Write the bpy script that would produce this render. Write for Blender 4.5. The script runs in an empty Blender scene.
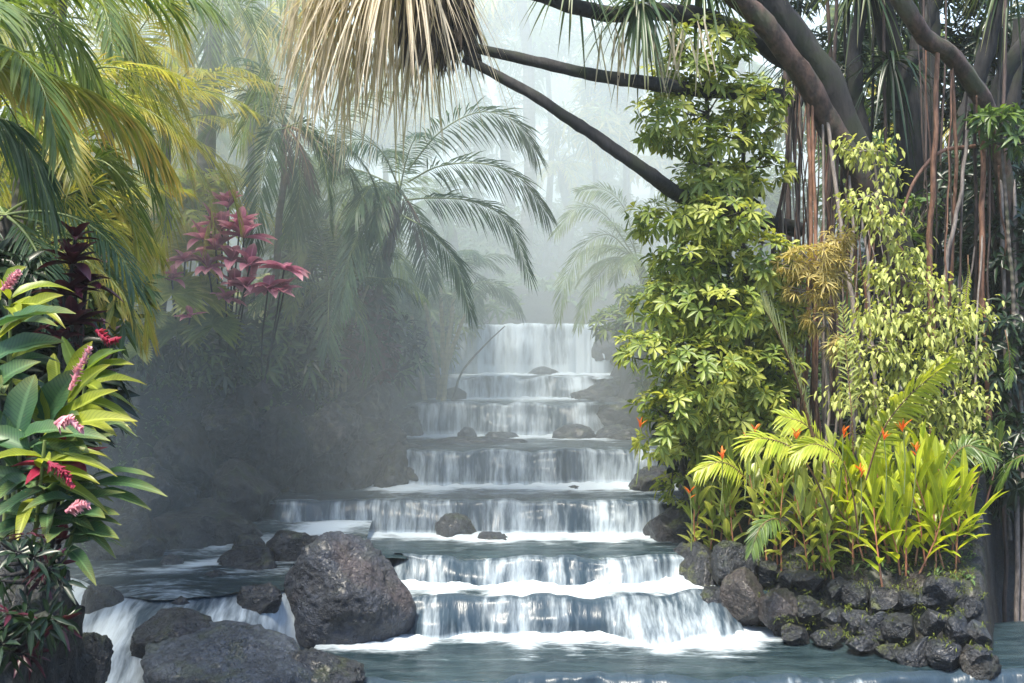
import bpy, math, random
import numpy as np
from mathutils import Vector, noise as mnoise

R = np.random.default_rng(7)
random.seed(7)
F, CX, HY = 1250.0, 512.0, 356.0          # focal length in pixels, principal column, eye-level row
UP = np.array([0., 0., 1.])
SC = bpy.context.scene
COL = SC.collection

DOFF = 0.
def at(px, py, d):
    """point at depth d (metres ahead of the lens) seen at that place of the photograph"""
    d = d + DOFF
    return np.array([(px - CX) * d / F, d, -(py - HY) * d / F])
def ats(l): return np.array([at(*p) for p in l])
def nrm(v):
    v = np.asarray(v, float)
    return v / np.maximum(np.linalg.norm(v, axis=-1, keepdims=True), 1e-9)
def U(a, b, n=None): return R.uniform(a, b, n)
def smooth(a, b, x):
    t = np.clip((np.asarray(x, float) - a) / (b - a), 0, 1)
    return t * t * (3 - 2 * t)
def nz(x, y=0., z=0.): return mnoise.noise(Vector((x, y, z)))
def fbm(x, y=0., z=0., o=4): return mnoise.fractal(Vector((x, y, z)), 1.0, 2.0, o)

# ------------------------------------------------------------------ materials
class NT:
    def __init__(s, name):
        s.m = bpy.data.materials.new(name); s.m.use_nodes = True
        s.t = s.m.node_tree; s.t.nodes.clear()
        s.out = s.n('ShaderNodeOutputMaterial')
    def n(s, kind, **kw):
        nd = s.t.nodes.new(kind)
        for k, v in kw.items():
            if k.startswith('i_'):
                nd.inputs[k[2:].replace('_', ' ')].default_value = v
            else: setattr(nd, k, v)
        return nd
    def l(s, a, b): s.t.links.new(a, b)
    def math(s, op, a, b=None, c=None, clamp=False):
        nd = s.n('ShaderNodeMath', operation=op, use_clamp=clamp)
        for i, v in enumerate((a, b, c)):
            if v is None: continue
            if hasattr(v, 'is_output'): s.l(v, nd.inputs[i])
            else: nd.inputs[i].default_value = v
        return nd.outputs[0]
    def mix(s, f, a, b):
        nd = s.n('ShaderNodeMix', data_type='RGBA')
        for i, v in ((0, f), (6, a), (7, b)):
            if hasattr(v, 'is_output'): s.l(v, nd.inputs[i])
            elif i == 0: nd.inputs[0].default_value = v
            else: nd.inputs[i].default_value = (*v, 1)
        return nd.outputs[2]
    def noise(s, vec, scale, detail=3, rough=.55):
        nd = s.n('ShaderNodeTexNoise'); nd.inputs['Scale'].default_value = scale
        nd.inputs['Detail'].default_value = detail; nd.inputs['Roughness'].default_value = rough
        if vec is not None: s.l(vec, nd.inputs['Vector'])
        return nd.outputs[0]
    def ramp(s, f, a, b):
        nd = s.n('ShaderNodeMapRange', interpolation_type='SMOOTHSTEP'); s.l(f, nd.inputs[0])
        nd.inputs[1].default_value = a; nd.inputs[2].default_value = b
        return nd.outputs[0]
    def pos(s): return s.n('ShaderNodeNewGeometry').outputs['Position']
    def obj(s): return s.n('ShaderNodeTexCoord').outputs['Object']
    def scale(s, v, sc):
        nd = s.n('ShaderNodeVectorMath', operation='MULTIPLY'); s.l(v, nd.inputs[0]); nd.inputs[1].default_value = sc
        return nd.outputs[0]

MATS = {}
def leaf_mat(name, c0, c1, tip=None, tip_pow=5., trans=.35, rough=.38, rib=.25, spec=.4, blotch=None, vein=0., tc_=(1.5, 1.45, .7)):
    """leaf: colour runs from c0 to c1 from leaf to leaf, optional tip colour, paler midrib"""
    s = NT(name)
    a = s.n('ShaderNodeAttribute', attribute_name='leaf')
    sep = s.n('ShaderNodeSeparateColor'); s.l(a.outputs['Color'], sep.inputs[0])
    t, ac, al = sep.outputs
    col = s.mix(t, c0, c1)
    nv = s.noise(s.pos(), 7., 2)
    col = s.mix(s.math('MULTIPLY', s.ramp(nv, .35, .7), .45), col, tuple(x * .55 for x in c0))
    if tip:
        f = s.math('POWER', al, tip_pow)
        col = s.mix(s.math('MULTIPLY', f, .9, clamp=True), col, tip)
    if blotch:
        b = s.ramp(s.noise(s.pos(), 22., 2), .45, .62)
        col = s.mix(b, col, blotch)
    # pale midrib, side veins
    d = s.math('ABSOLUTE', s.math('SUBTRACT', ac, .5))
    if vein:
        sv = s.math('SINE', s.math('ADD', s.math('MULTIPLY', al, 120.), s.math('MULTIPLY', d, -34.)))
        col = s.mix(s.math('MULTIPLY', s.ramp(sv, .2, 1.), vein), col, tuple(x * .55 for x in c0))
        sp_ = s.ramp(s.noise(s.pos(), 30., 3, .7), .62, .72)
        col = s.mix(s.math('MULTIPLY', sp_, .55), col, (.16, .12, .04))
    r = s.math('MULTIPLY', s.math('SUBTRACT', 1., s.ramp(d, .02, .1)), rib)
    col = s.mix(r, col, tuple(min(1, x * 1.8 + .05) for x in c1))
    p = s.n('ShaderNodeBsdfPrincipled'); s.l(col, p.inputs['Base Color'])
    p.inputs['Roughness'].default_value = rough; p.inputs['Specular IOR Level'].default_value = spec
    tr = s.n('ShaderNodeBsdfTranslucent')
    tc = s.n('ShaderNodeMix', data_type='RGBA', blend_type='MULTIPLY'); tc.inputs[0].default_value = 1
    s.l(col, tc.inputs[6]); tc.inputs[7].default_value = (*tc_, 1)
    s.l(tc.outputs[2], tr.inputs['Color'])
    mx = s.n('ShaderNodeMixShader'); mx.inputs[0].default_value = trans
    s.l(p.outputs[0], mx.inputs[1]); s.l(tr.outputs[0], mx.inputs[2]); s.l(mx.outputs[0], s.out.inputs[0])
    MATS[name] = s.m; return s.m

def bark_mat(name, c0, c1, scale=(14, 14, 3), rough=.75, bump=.5, moss=None, ring=0.):
    s = NT(name)
    v = s.scale(s.pos(), scale)
    n1 = s.noise(v, 1., 5, .65)
    col = s.mix(s.ramp(n1, .3, .72), c0, c1)
    if moss:
        col = s.mix(s.math('MULTIPLY', s.ramp(s.noise(s.pos(), 2.2, 4), .48, .66), .85), col, moss)
    h = n1
    if ring:
        w = s.n('ShaderNodeTexWave', wave_type='BANDS', bands_direction='Z'); w.inputs['Scale'].default_value = ring
        w.inputs['Distortion'].default_value = 3.; w.inputs['Detail'].default_value = 2.
        s.l(s.pos(), w.inputs['Vector'])
        col = s.mix(s.math('MULTIPLY', s.ramp(w.outputs['Fac'], .6, .9), .3), col, tuple(x * .45 for x in c0))
        h = s.math('ADD', n1, s.math('MULTIPLY', w.outputs['Fac'], .4))
    p = s.n('ShaderNodeBsdfPrincipled'); s.l(col, p.inputs['Base Color']); p.inputs['Roughness'].default_value = rough
    b = s.n('ShaderNodeBump'); b.inputs['Strength'].default_value = bump; b.inputs['Distance'].default_value = .03
    s.l(h, b.inputs['Height']); s.l(b.outputs[0], p.inputs['Normal']); s.l(p.outputs[0], s.out.inputs[0])
    MATS[name] = s.m; return s.m

def rock_mat(name, c0, c1, rough=(.25, .6), moss=None, moss_amt=.5, rust=None, bump=1., spec=.6, fine=1., wet=.16):
    s = NT(name)
    p0 = s.pos()
    n1 = s.noise(p0, 2.1, 6, .65); n2 = s.noise(p0, 13. * fine, 6, .7); n3 = s.noise(p0, 46. * fine, 3, .6)
    vor = s.n('ShaderNodeTexVoronoi', feature='DISTANCE_TO_EDGE'); vor.inputs['Scale'].default_value = 6. * fine
    wv = s.n('ShaderNodeVectorMath', operation='ADD'); s.l(p0, wv.inputs[0])
    nd = s.n('ShaderNodeTexNoise'); nd.inputs['Scale'].default_value = 4.; s.l(p0, nd.inputs['Vector'])
    s.l(nd.outputs['Color'], wv.inputs[1]); s.l(wv.outputs[0], vor.inputs['Vector'])
    crack = s.ramp(vor.outputs['Distance'], 0., .05)
    col = s.mix(s.ramp(s.math('ADD', s.math('MULTIPLY', n1, .6), s.math('MULTIPLY', n2, .4)), .36, .66), c0, c1)
    col = s.mix(s.math('MULTIPLY', s.ramp(n3, .55, .75), .4), col, tuple(min(1, x * 2.2) for x in c1))
    if rust: col = s.mix(s.math('MULTIPLY', s.ramp(s.noise(p0, 1.1, 3), .5, .68), .75), col, rust)
    if moss:
        nrmz = s.n('ShaderNodeSeparateXYZ'); s.l(s.n('ShaderNodeNewGeometry').outputs['Normal'], nrmz.inputs[0])
        mm = s.math('MULTIPLY', s.ramp(s.noise(p0, 3.3, 5, .7), .5, .66), s.ramp(nrmz.outputs[2], -.1, .7))
        col = s.mix(s.math('MULTIPLY', mm, moss_amt), col, moss)
    p = s.n('ShaderNodeBsdfPrincipled'); s.l(col, p.inputs['Base Color'])
    rr = s.n('ShaderNodeMapRange'); s.l(n2, rr.inputs[0]); rr.inputs[1].default_value = .35; rr.inputs[2].default_value = .65
    rr.inputs[3].default_value = rough[0]; rr.inputs[4].default_value = rough[1]
    s.l(rr.outputs[0], p.inputs['Roughness']); p.inputs['Specular IOR Level'].default_value = spec
    p.inputs['Coat Weight'].default_value = wet; p.inputs['Coat Roughness'].default_value = .3
    n4 = s.noise(p0, 4.6, 5, .6)
    h = s.math('ADD', s.math('ADD', s.math('MULTIPLY', n2, .42), s.math('MULTIPLY', n4, 1.)), s.math('ADD', s.math('MULTIPLY', n3, .10), s.math('MULTIPLY', crack, .22)))
    b = s.n('ShaderNodeBump'); b.inputs['Strength'].default_value = bump; b.inputs['Distance'].default_value = .12
    s.l(h, b.inputs['Height']); s.l(b.outputs[0], p.inputs['Normal']); s.l(p.outputs[0], s.out.inputs[0])
    MATS[name] = s.m; return s.m

FOAM = (.60, .68, .74)
def foam_shader(s):
    d = s.n('ShaderNodeBsdfDiffuse'); d.inputs['Color'].default_value = (*FOAM, 1)
    t = s.n('ShaderNodeBsdfTranslucent'); t.inputs['Color'].default_value = (*FOAM, 1)
    m = s.n('ShaderNodeMixShader'); m.inputs[0].default_value = .3
    s.l(d.outputs[0], m.inputs[1]); s.l(t.outputs[0], m.inputs[2]); return m.outputs[0]

def water_mat():
    s = NT('pool_water')
    a = s.n('ShaderNodeAttribute', attribute_name='foam')
    sep = s.n('ShaderNodeSeparateColor'); s.l(a.outputs['Color'], sep.inputs[0])
    v = s.scale(s.pos(), (1.0, 3.2, 1.0))
    n1 = s.noise(v, 1.6, 4, .6); n2 = s.noise(s.scale(s.pos(), (1.3, 5., 1.)), 6., 4, .6)
    f = s.math('ADD', sep.outputs[0], s.math('MULTIPLY', s.math('SUBTRACT', s.math('ADD', s.math('MULTIPLY', n1, .6), s.math('MULTIPLY', n2, .4)), .5), 1.7))
    f = s.ramp(f, .3, .95)
    p = s.n('ShaderNodeBsdfPrincipled')
    p.inputs['Roughness'].default_value = .16; p.inputs['IOR'].default_value = 1.33
    s.l(s.mix(s.ramp(n1, .3, .7), (.008, .018, .024), (.030, .050, .058)), p.inputs['Base Color'])
    b = s.n('ShaderNodeBump'); b.inputs['Strength'].default_value = .8; b.inputs['Distance'].default_value = .06
    s.l(s.math('ADD', n1, s.math('MULTIPLY', n2, .45)), b.inputs['Height']); s.l(b.outputs[0], p.inputs['Normal'])
    mx = s.n('ShaderNodeMixShader'); s.l(s.math('MULTIPLY', f, .93), mx.inputs[0]); s.l(p.outputs[0], mx.inputs[1]); s.l(foam_shader(s), mx.inputs[2])
    s.l(mx.outputs[0], s.out.inputs[0]); return s.m

def fall_mat():
    s = NT('falling_water')
    a = s.n('ShaderNodeAttribute', attribute_name='foam')
    sep = s.n('ShaderNodeSeparateColor'); s.l(a.outputs['Color'], sep.inputs[0])
    fo, u, w = sep.outputs
    cmb = s.n('ShaderNodeCombineXYZ'); s.l(s.math('MULTIPLY', u, 40.), cmb.inputs[0]); s.l(s.math('MULTIPLY', w, .55), cmb.inputs[1])
    # bend the strands a little
    wob = s.math('MULTIPLY', s.math('SUBTRACT', s.noise(s.scale(cmb.outputs[0], (1.2, 2.2, 1)), 1.7, 2), .5), .10)
    cm2 = s.n('ShaderNodeCombineXYZ'); s.l(s.math('ADD', s.math('MULTIPLY', u, 40.), wob), cm2.inputs[0]); s.l(s.math('MULTIPLY', w, .16), cm2.inputs[1])
    n1 = s.noise(cm2.outputs[0], 2.6, 3, .6); n2 = s.noise(cm2.outputs[0], 11., 4, .62); n3 = s.noise(cm2.outputs[0], .8, 2)
    f = s.math('ADD', s.math('ADD', s.math('MULTIPLY', n1, .5), s.math('MULTIPLY', n2, .62)), s.math('MULTIPLY', n3, .8))
    f = s.math('ADD', s.math('MULTIPLY', s.math('SUBTRACT', f, .96), 2.4), fo)
    f = s.ramp(f, -.22, .75)
    p = s.n('ShaderNodeBsdfPrincipled'); p.inputs['Base Color'].default_value = (.025, .042, .060, 1)
    p.inputs['Roughness'].default_value = .32; p.inputs['IOR'].default_value = 1.33
    b = s.n('ShaderNodeBump'); b.inputs['Strength'].default_value = .5; b.inputs['Distance'].default_value = .04
    s.l(n2, b.inputs['Height']); s.l(b.outputs[0], p.inputs['Normal'])
    mx = s.n('ShaderNodeMixShader'); s.l(s.math('MULTIPLY', f, .95), mx.inputs[0]); s.l(p.outputs[0], mx.inputs[1]); s.l(foam_shader(s), mx.inputs[2])
    s.l(mx.outputs[0], s.out.inputs[0]); return s.m

# ------------------------------------------------------------------ mesh builder
PROF = {
    'ellip': lambda s: np.sin(np.pi * s ** .9) ** .75,
    'obov': lambda s: np.sin(np.pi * np.clip(s, 0, 1) ** 1.35) ** .8,
    'lance': lambda s: np.clip(2.2 * s ** .6 * (1 - s) ** .8, 0, 1),
    'strap': lambda s: np.minimum(1, .55 + 2.5 * s) * (1 - s ** 3.2),
    'heart': lambda s: np.sin(np.pi * np.clip(s * .86 + .14, 0, 1) ** .7) ** .8,
}
class MB:
    def __init__(s): s.v = []; s.a = []; s.q = []; s.qm = []; s.t = []; s.tm = []; s.n = 0
    def add(s, v, a, q, mat=0, tri=None):
        s.v.append(v); s.a.append(a)
        if q is not None and len(q): s.q.append(q + s.n); s.qm.append(np.full(len(q), mat))
        if tri is not None and len(tri): s.t.append(tri + s.n); s.tm.append(np.full(len(tri), mat))
        s.n += len(v)
    def leaves(s, P, D, L, W, segs=3, droop=.3, fold=.2, prof='lance', tint=None, up=None, cols=3, wave=0., roll=0., mat=0):
        P = np.atleast_2d(np.asarray(P, float)); n = len(P)
        D = nrm(np.broadcast_to(D, (n, 3)))
        L = np.broadcast_to(L, n).astype(float); W = np.broadcast_to(W, n).astype(float)
        droop = np.broadcast_to(droop, n).astype(float)
        up = UP if up is None else up
        up = np.broadcast_to(up, (n, 3))
        side = np.cross(D, up); bad = np.linalg.norm(side, axis=1) < .15
        if bad.any(): side[bad] = np.cross(D[bad], nrm(R.normal(size=(bad.sum(), 3))))
        side = nrm(side)
        N0 = np.cross(side, D)
        rl = np.broadcast_to(roll, n)[:, None]
        side, N0 = side * np.cos(rl) + N0 * np.sin(rl), N0 * np.cos(rl) - side * np.sin(rl)
        tint = R.random(n) if tint is None else np.broadcast_to(tint, n)
        st = np.linspace(0, 1, segs + 1)
        wp = np.maximum(PROF[prof](st), .03); wp[0] = max(wp[0] * .6, .06)
        # spine, with arc length kept near L
        sp = P[:, None, :] + D[:, None, :] * (L[:, None] * st)[..., None] - UP * (L[:, None] * droop[:, None] * st ** 2)[..., None]
        k = 1 / np.sqrt(1 + .6 * droop ** 2)
        sp = P[:, None, :] + (sp - P[:, None, :]) * k[:, None, None]
        hw = (W[:, None] * wp * .5)[..., None]
        wv = 0
        if wave: wv = (np.sin(st * 17 + R.random(n)[:, None] * 6) * wave * W[:, None] * np.minimum(1, 4 * (1 - st)))[..., None] * N0[:, None, :]
        l = sp - side[:, None] * hw + N0[:, None] * hw * fold * 2 + wv
        r = sp + side[:, None] * hw + N0[:, None] * hw * fold * 2 - wv
        if cols == 3: pts = np.stack([l, sp, r], 2); ac = np.array([0, .5, 1.])
        else: pts = np.stack([l, r], 2); ac = np.array([.25, .75])
        c = len(ac); m = segs + 1
        a = np.zeros((n, m, c, 3)); a[..., 0] = tint[:, None, None]; a[..., 1] = ac; a[..., 2] = st[None, :, None]
        i = np.arange(n)[:, None, None] * (m * c) + np.arange(segs)[None, :, None] * c + np.arange(c - 1)[None, None, :]
        q = np.stack([i, i + 1, i + c + 1, i + c], -1).reshape(-1, 4)
        s.add(pts.reshape(-1, 3), a.reshape(-1, 3), q, mat)
    def tube(s, pts, rad, k=7, mat=0, tint=.5, rough=0., flat=1.):
        pts = np.asarray(pts, float); m = len(pts)
        rad = np.broadcast_to(rad, m).astype(float)
        T = nrm(np.gradient(pts, axis=0))
        ref = np.array([1., 0, 0]) if abs(T[:, 0]).mean() < .8 else np.array([0, 1., 0])
        A = nrm(np.cross(T, ref)); B = np.cross(T, A)
        th = np.linspace(0, 2 * np.pi, k, endpoint=False)
        rr = rad[:, None] * np.ones(k)
        if rough:
            ph = R.random(3) * 50
            rr = rr * (1 + rough * np.array([[mnoise.noise(Vector((2.2 * math.cos(t) + ph[0], 2.2 * math.sin(t) + ph[1], i * .7 + ph[2]))) for t in th] for i in range(m)]))
        v = pts[:, None] + A[:, None] * (np.cos(th)[None, :, None] * rr[..., None]) + B[:, None] * (np.sin(th)[None, :, None] * rr[..., None] * flat)
        a = np.zeros((m, k, 3)); a[..., 0] = tint; a[..., 1] = .3; a[..., 2] = np.linspace(0, 1, m)[:, None]
        i = np.arange(m - 1)[:, None] * k; j = np.arange(k)[None]; j2 = (j + 1) % k
        q = np.stack([i + j, i + j2, i + k + j2, i + k + j], -1).reshape(-1, 4)
        s.add(v.reshape(-1, 3), a.reshape(-1, 3), q, mat)
        # caps
        for e, idx in ((0, np.arange(k)[::-1]), (m - 1, np.arange(k))):
            if rad[e] < .004: continue
            vv = np.vstack([v[e], pts[e][None]]); aa = np.full((k + 1, 3), tint)
            tr = np.array([[idx[z], idx[(z + 1) % k], k] for z in range(k)])
            s.add(vv, aa, None, mat, tr)
    def build(s, name, mats, parent=None, origin=None, attr='leaf', sm=True):
        v = np.vstack(s.v).astype(np.float32)
        o3 = LOC[parent] if parent is not None else np.zeros(3) if origin is None else np.asarray(origin, float)
        v = v - o3.astype(np.float32)
        me = bpy.data.meshes.new(name)
        q = np.vstack(s.q) if s.q else np.zeros((0, 4), int); t = np.vstack(s.t) if s.t else np.zeros((0, 3), int)
        me.vertices.add(len(v)); me.vertices.foreach_set('co', v.ravel())
        me.loops.add(q.size + t.size); me.loops.foreach_set('vertex_index', np.concatenate([q.ravel(), t.ravel()]).astype(np.int32))
        me.polygons.add(len(q) + len(t))
        ls = np.concatenate([np.arange(len(q)) * 4, q.size + np.arange(len(t)) * 3]).astype(np.int32)
        me.polygons.foreach_set('loop_start', ls)
        mi = np.concatenate([np.concatenate(s.qm) if s.qm else [], np.concatenate(s.tm) if s.tm else []]).astype(np.int32)
        me.polygons.foreach_set('material_index', mi)
        me.polygons.foreach_set('use_smooth', np.full(len(mi), sm))
        for m in (mats if isinstance(mats, (list, tuple)) else [mats]): me.materials.append(m)
        if s.a:
            A = np.vstack(s.a); c = np.ones((len(A), 4), np.float32); c[:, :3] = A
            at_ = me.attributes.new(attr, 'FLOAT_COLOR', 'POINT'); at_.data.foreach_set('color', c.ravel())
        me.update(calc_edges=True)
        ob = bpy.data.objects.new(name, me); COL.objects.link(ob)
        if parent is not None: ob.parent = parent; LOC[ob] = LOC[parent]
        elif origin is not None: ob.location = o3
        return ob

LOC = {}
def thing(name, label, cat, loc=(0, 0, 0), group=None):
    o = bpy.data.objects.new(name, None); COL.objects.link(o)
    o.location = Vector([float(x) for x in loc]); LOC[o] = np.array([float(x) for x in loc])
    o.empty_display_size = .2
    tag(o, label, cat, group); return o
def tag(o, label=None, cat=None, group=None, kind=None):
    for k, v in (('label', label), ('category', cat), ('group', group), ('kind', kind)):
        if v: o[k] = v
    return o
ORD = ['first', 'second', 'third', 'fourth', 'fifth', 'sixth', 'seventh', 'eighth', 'ninth', 'tenth', 'eleventh', 'twelfth', 'thirteenth',
       'fourteenth', 'fifteenth', 'sixteenth', 'seventeenth', 'eighteenth', 'nineteenth', 'twentieth', 'twenty-first', 'twenty-second',
       'twenty-third', 'twenty-fourth', 'twenty-fifth', 'twenty-sixth', 'twenty-seventh', 'twenty-eighth', 'twenty-ninth', 'thirtieth']

def spline(pts, n):
    """Catmull-Rom through pts, n samples"""
    p = np.asarray(pts, float); p = np.vstack([2 * p[0] - p[1], p, 2 * p[-1] - p[-2]])
    k = len(p) - 3; out = []
    for t in np.linspace(0, k - 1e-6, n):
        i = int(t); f = t - i; a, b, c, d = p[i:i + 4]
        out.append(.5 * (2 * b + (c - a) * f + (2 * a - 5 * b + 4 * c - d) * f ** 2 + (3 * b - a - 3 * c + d) * f ** 3))
    return np.array(out)
def wob(pts, amt, fr=1.):
    ph = R.random(3) * 90
    return np.array([p + amt * np.array([nz(i * fr * .4 + ph[0]), nz(i * fr * .4 + ph[1]), 0]) for i, p in enumerate(pts)])

def arc(base, az, el, L, droop, n=14):
    """a frond's midrib: leaves at azimuth az and elevation el and bends down under its weight"""
    p = np.array(base, float); out = [p.copy()]; e = el
    for i in range(n - 1):
        t = i / (n - 1); e = el - droop * (t ** 1.3)
        p = p + L / (n - 1) * np.array([math.cos(az) * math.cos(e), math.sin(az) * math.cos(e), math.sin(e)])
        out.append(p.copy())
    return np.array(out)

def frond_mb(rachis, ll, n=44, w=.03, hang=.35, ang=55, start=.16, vee=.25, droop=.35, rad=.014, tint=(0, 1), segs=3, prof='lance', cols=3, taper=.35, twist=0.):
    """feather leaf on a midrib: two ranks of narrow leaflets"""
    mb = MB()
    m = len(rachis); f = np.linspace(0, 1, m)
    mb.tube(rachis, rad * (1.15 - f), 5, mat=1, tint=.6)
    s = start + (1 - start) * np.linspace(0, 1, n) ** .95
    P = np.stack([np.interp(s, f, rachis[:, k]) for k in range(3)], 1)
    T = nrm(np.stack([np.interp(s, f, np.gradient(rachis[:, k])) for k in range(3)], 1))
    S = np.cross(T, UP); S = nrm(S + 1e-4); N = np.cross(S, T)
    if twist:
        S, N = S * math.cos(twist) + N * math.sin(twist), N * math.cos(twist) - S * math.sin(twist)
    x = (s - start) / (1 - start)
    lp = ll * (taper + (1 - taper) * np.sin(np.pi * np.clip(.12 + .8 * x, 0, 1)) ** .8)
    for sg in (-1, 1):
        a = np.radians(ang * (1 - .45 * x) + R.normal(0, 4, n))[:, None]
        D = S * sg * np.sin(a) + T * np.cos(a) + N * vee - UP * hang * U(.6, 1.3, n)[:, None]
        D = D + R.normal(0, .05, (n, 3))
        mb.leaves(P, D, lp * U(.88, 1.08, n), w * U(.8, 1.15, n), segs, droop * U(.6, 1.4, n), .18, prof, U(tint[0], tint[1], n), up=N, cols=cols)
    return mb

# ------------------------------------------------------------------ rocks
_ICO = {}
def ico(sub):
    if sub not in _ICO:
        import bmesh
        bm = bmesh.new(); bmesh.ops.create_icosphere(bm, subdivisions=sub, radius=1)
        v = np.array([x.co[:] for x in bm.verts]); f = np.array([[q.index for q in y.verts] for y in bm.faces]); bm.free()
        _ICO[sub] = (v, f)
    return _ICO[sub]
def rock(name, label, c, size, mat, seed=0, sub=4, cuts=9, rough=.1, rot=0., tilt=0., group=None, cat='rock', shape=None, keep=.74, planes=()):
    rg = np.random.default_rng(seed + 100)
    v, f = ico(sub); v = v.copy()
    for i in range(cuts):                    # broken faces
        n = nrm(rg.normal(size=3) * np.array([1, 1, .8])); d = rg.uniform(keep - .12, keep + .14)
        h = v @ n; o = np.maximum(h - d, 0); v = v - o[:, None] * n * .985
    for n, d in planes:
        n = nrm(np.array(n, float)); o = np.maximum(v @ n - d, 0); v = v - o[:, None] * n * .99
    if shape is not None: v = shape(v)
    sz = np.array(size) / 2
    ph = rg.random(3) * 60
    d = np.array([fbm(*(p * 1.3 + ph), 4) * .55 + mnoise.noise(Vector(p * 4.2 + ph)) * .35 + (mnoise.fractal(Vector(p * 8 + ph), .8, 2., 4) * .3 if sub > 3 else 0) for p in v])
    v = v * (1 + rough * d)[:, None]
    v = v * sz
    cr, sr = math.cos(rot), math.sin(rot); ct, s_t = math.cos(tilt), math.sin(tilt)
    v = v @ np.array([[ct, 0, -s_t], [0, 1, 0], [s_t, 0, ct]])
    v = v @ np.array([[cr, sr, 0], [-sr, cr, 0], [0, 0, 1]])
    mb = MB(); mb.add(v, np.zeros_like(v), None, 0, f)
    o = mb.build(name, mat, None); o.location = Vector([float(x) for x in c])
    tag(o, label, cat, group); return o
def rock_hull(label, pts, mat, seed=0, sub=6, rough=.035, soft=26.):
    """a rock with the broken faces spanned by the given corners, edges a little worn"""
    import bmesh
    P = ats(pts); c = P.mean(0); bm = bmesh.new()
    for p in P: bm.verts.new(p - c)
    bmesh.ops.convex_hull(bm, input=bm.verts); bm.normal_update()
    N = np.array([f.normal[:] for f in bm.faces]); Dd = np.array([f.normal.dot(f.verts[0].co) for f in bm.faces]); bm.free()
    sg = np.sign(Dd); N *= sg[:, None]; Dd = np.abs(Dd)
    v, f = ico(sub); sc = Dd.mean()
    inv = np.maximum(v @ N.T, 1e-6) / Dd * sc                      # 1 / distance along each ray, soft maximum wears the edges
    m = inv.max(1); r = sc / (m + np.log(np.exp((inv - m[:, None]) * soft).sum(1)) / soft)
    ph = np.random.default_rng(seed).random(3) * 50
    d = np.array([fbm(*(p * 1.6 + ph), 4) + .5 * mnoise.fractal(Vector(p * 7 + ph), .8, 2., 4) for p in v])
    v = v * (r + sc * rough * 2.2 * d)[:, None]
    mb = MB(); mb.add(v, np.zeros_like(v), None, 0, f); o = mb.build('rock', mat); o.location = Vector([float(x) for x in c])
    return tag(o, label, 'rock')
def rock_px(label, x0, x1, y0, y1, d, mat, seed, depth=None, sub=4, z_extra=.25, push=0., **kw):
    """a rock that shows between columns x0..x1 and rows y0..y1 at distance d; its foot goes on below what shows"""
    a = at(x0, y0, d); b = at(x1, y1, d)
    w = (b[0] - a[0]) * 1.04; h = (a[2] - b[2]) * 1.02 + z_extra
    c = ((a[0] + b[0]) / 2, d + (depth or w) * .12 + push, (a[2] + b[2]) / 2 - z_extra / 2)
    return rock('rock', label, c, (w, depth or w * .9, h), mat, seed, sub, **kw)

# ------------------------------------------------------------------ materials used
leaf_mat('palm_green', (.07, .13, .04), (.19, .25, .075), (.18, .19, .06), 4, .4)
leaf_mat('palm_yellow', (.22, .27, .06), (.44, .42, .12), (.42, .28, .08), 3, .45)
leaf_mat('palm_orange', (.20, .25, .06), (.33, .32, .08), (.58, .30, .08), 4., .45)
leaf_mat('palm_dark', (.035, .08, .045), (.085, .145, .07), None, 4, .35)
leaf_mat('dead_strap', (.36, .30, .22), (.64, .57, .46), (.48, .40, .31), 3, .4, .6, .2, .2)
leaf_mat('dead_thatch', (.045, .04, .04), (.11, .09, .075), None, 3, .15, .8, .1, .1)
leaf_mat('pandanus_leaf', (.035, .075, .04), (.09, .14, .06), (.2, .18, .08), 6, .35)
leaf_mat('bush_leaf', (.055, .115, .025), (.24, .30, .06), (.28, .32, .08), 3, .35, .42, .3, .35)
leaf_mat('bush_young', (.26, .31, .06), (.44, .45, .11), None, 3, .4, .42, .25, .35)
leaf_mat('pale_leaf', (.27, .32, .08), (.50, .52, .19), None, 3, .35, .6, .2, .25)
leaf_mat('golden_leaf', (.30, .24, .07), (.48, .40, .15), None, 3, .35, .45, .2)
leaf_mat('ginger_bright', (.22, .32, .015), (.46, .50, .04), (.38, .40, .04), 5, .42, .32, .3, .5)
leaf_mat('ginger_pale', (.20, .28, .04), (.44, .47, .13), (.36, .34, .14), 5, .4, .35, .3, .5)
leaf_mat('red_ginger_leaf', (.022, .075, .035), (.07, .15, .05), (.2, .2, .05), 4, .3, .4, .3, .4, None, .5)
leaf_mat('red_ginger_young', (.17, .23, .02), (.30, .33, .04), (.2, .16, .03), 6, .4, .38, .35, .4, None, .4)
leaf_mat('pink_bract', (.62, .20, .26), (.80, .42, .46), (.85, .55, .58), 2, .35, .45, .1, .4, None, 0., (1.25, 1., 1.05))
leaf_mat('crimson_bract', (.25, .015, .045), (.42, .05, .10), None, 2, .35, .4, .2)
leaf_mat('cordyline_pink', (.26, .035, .12), (.60, .22, .34), (.74, .46, .44), 3, .4, .4, .3, .4, None, 0., (1.25, 1., 1.05))
leaf_mat('cordyline_dark', (.03, .008, .016), (.08, .015, .03), (.10, .02, .04), 3, .2, .35, .2)
leaf_mat('orange_bract', (.75, .12, .02), (.85, .22, .04), (.8, .3, .05), 3, .3, .4, .1)
leaf_mat('fern_green', (.05, .10, .02), (.14, .21, .04), None, 3, .4)
leaf_mat('fern_bright', (.28, .36, .03), (.46, .48, .07), None, 3, .45)
leaf_mat('cycad_leaf', (.30, .34, .16), (.50, .50, .28), None, 3, .3)
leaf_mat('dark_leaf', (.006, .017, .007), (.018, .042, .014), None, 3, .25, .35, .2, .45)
leaf_mat('jungle_leaf', (.05, .105, .04), (.125, .195, .065), None, 3, .35)
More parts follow.
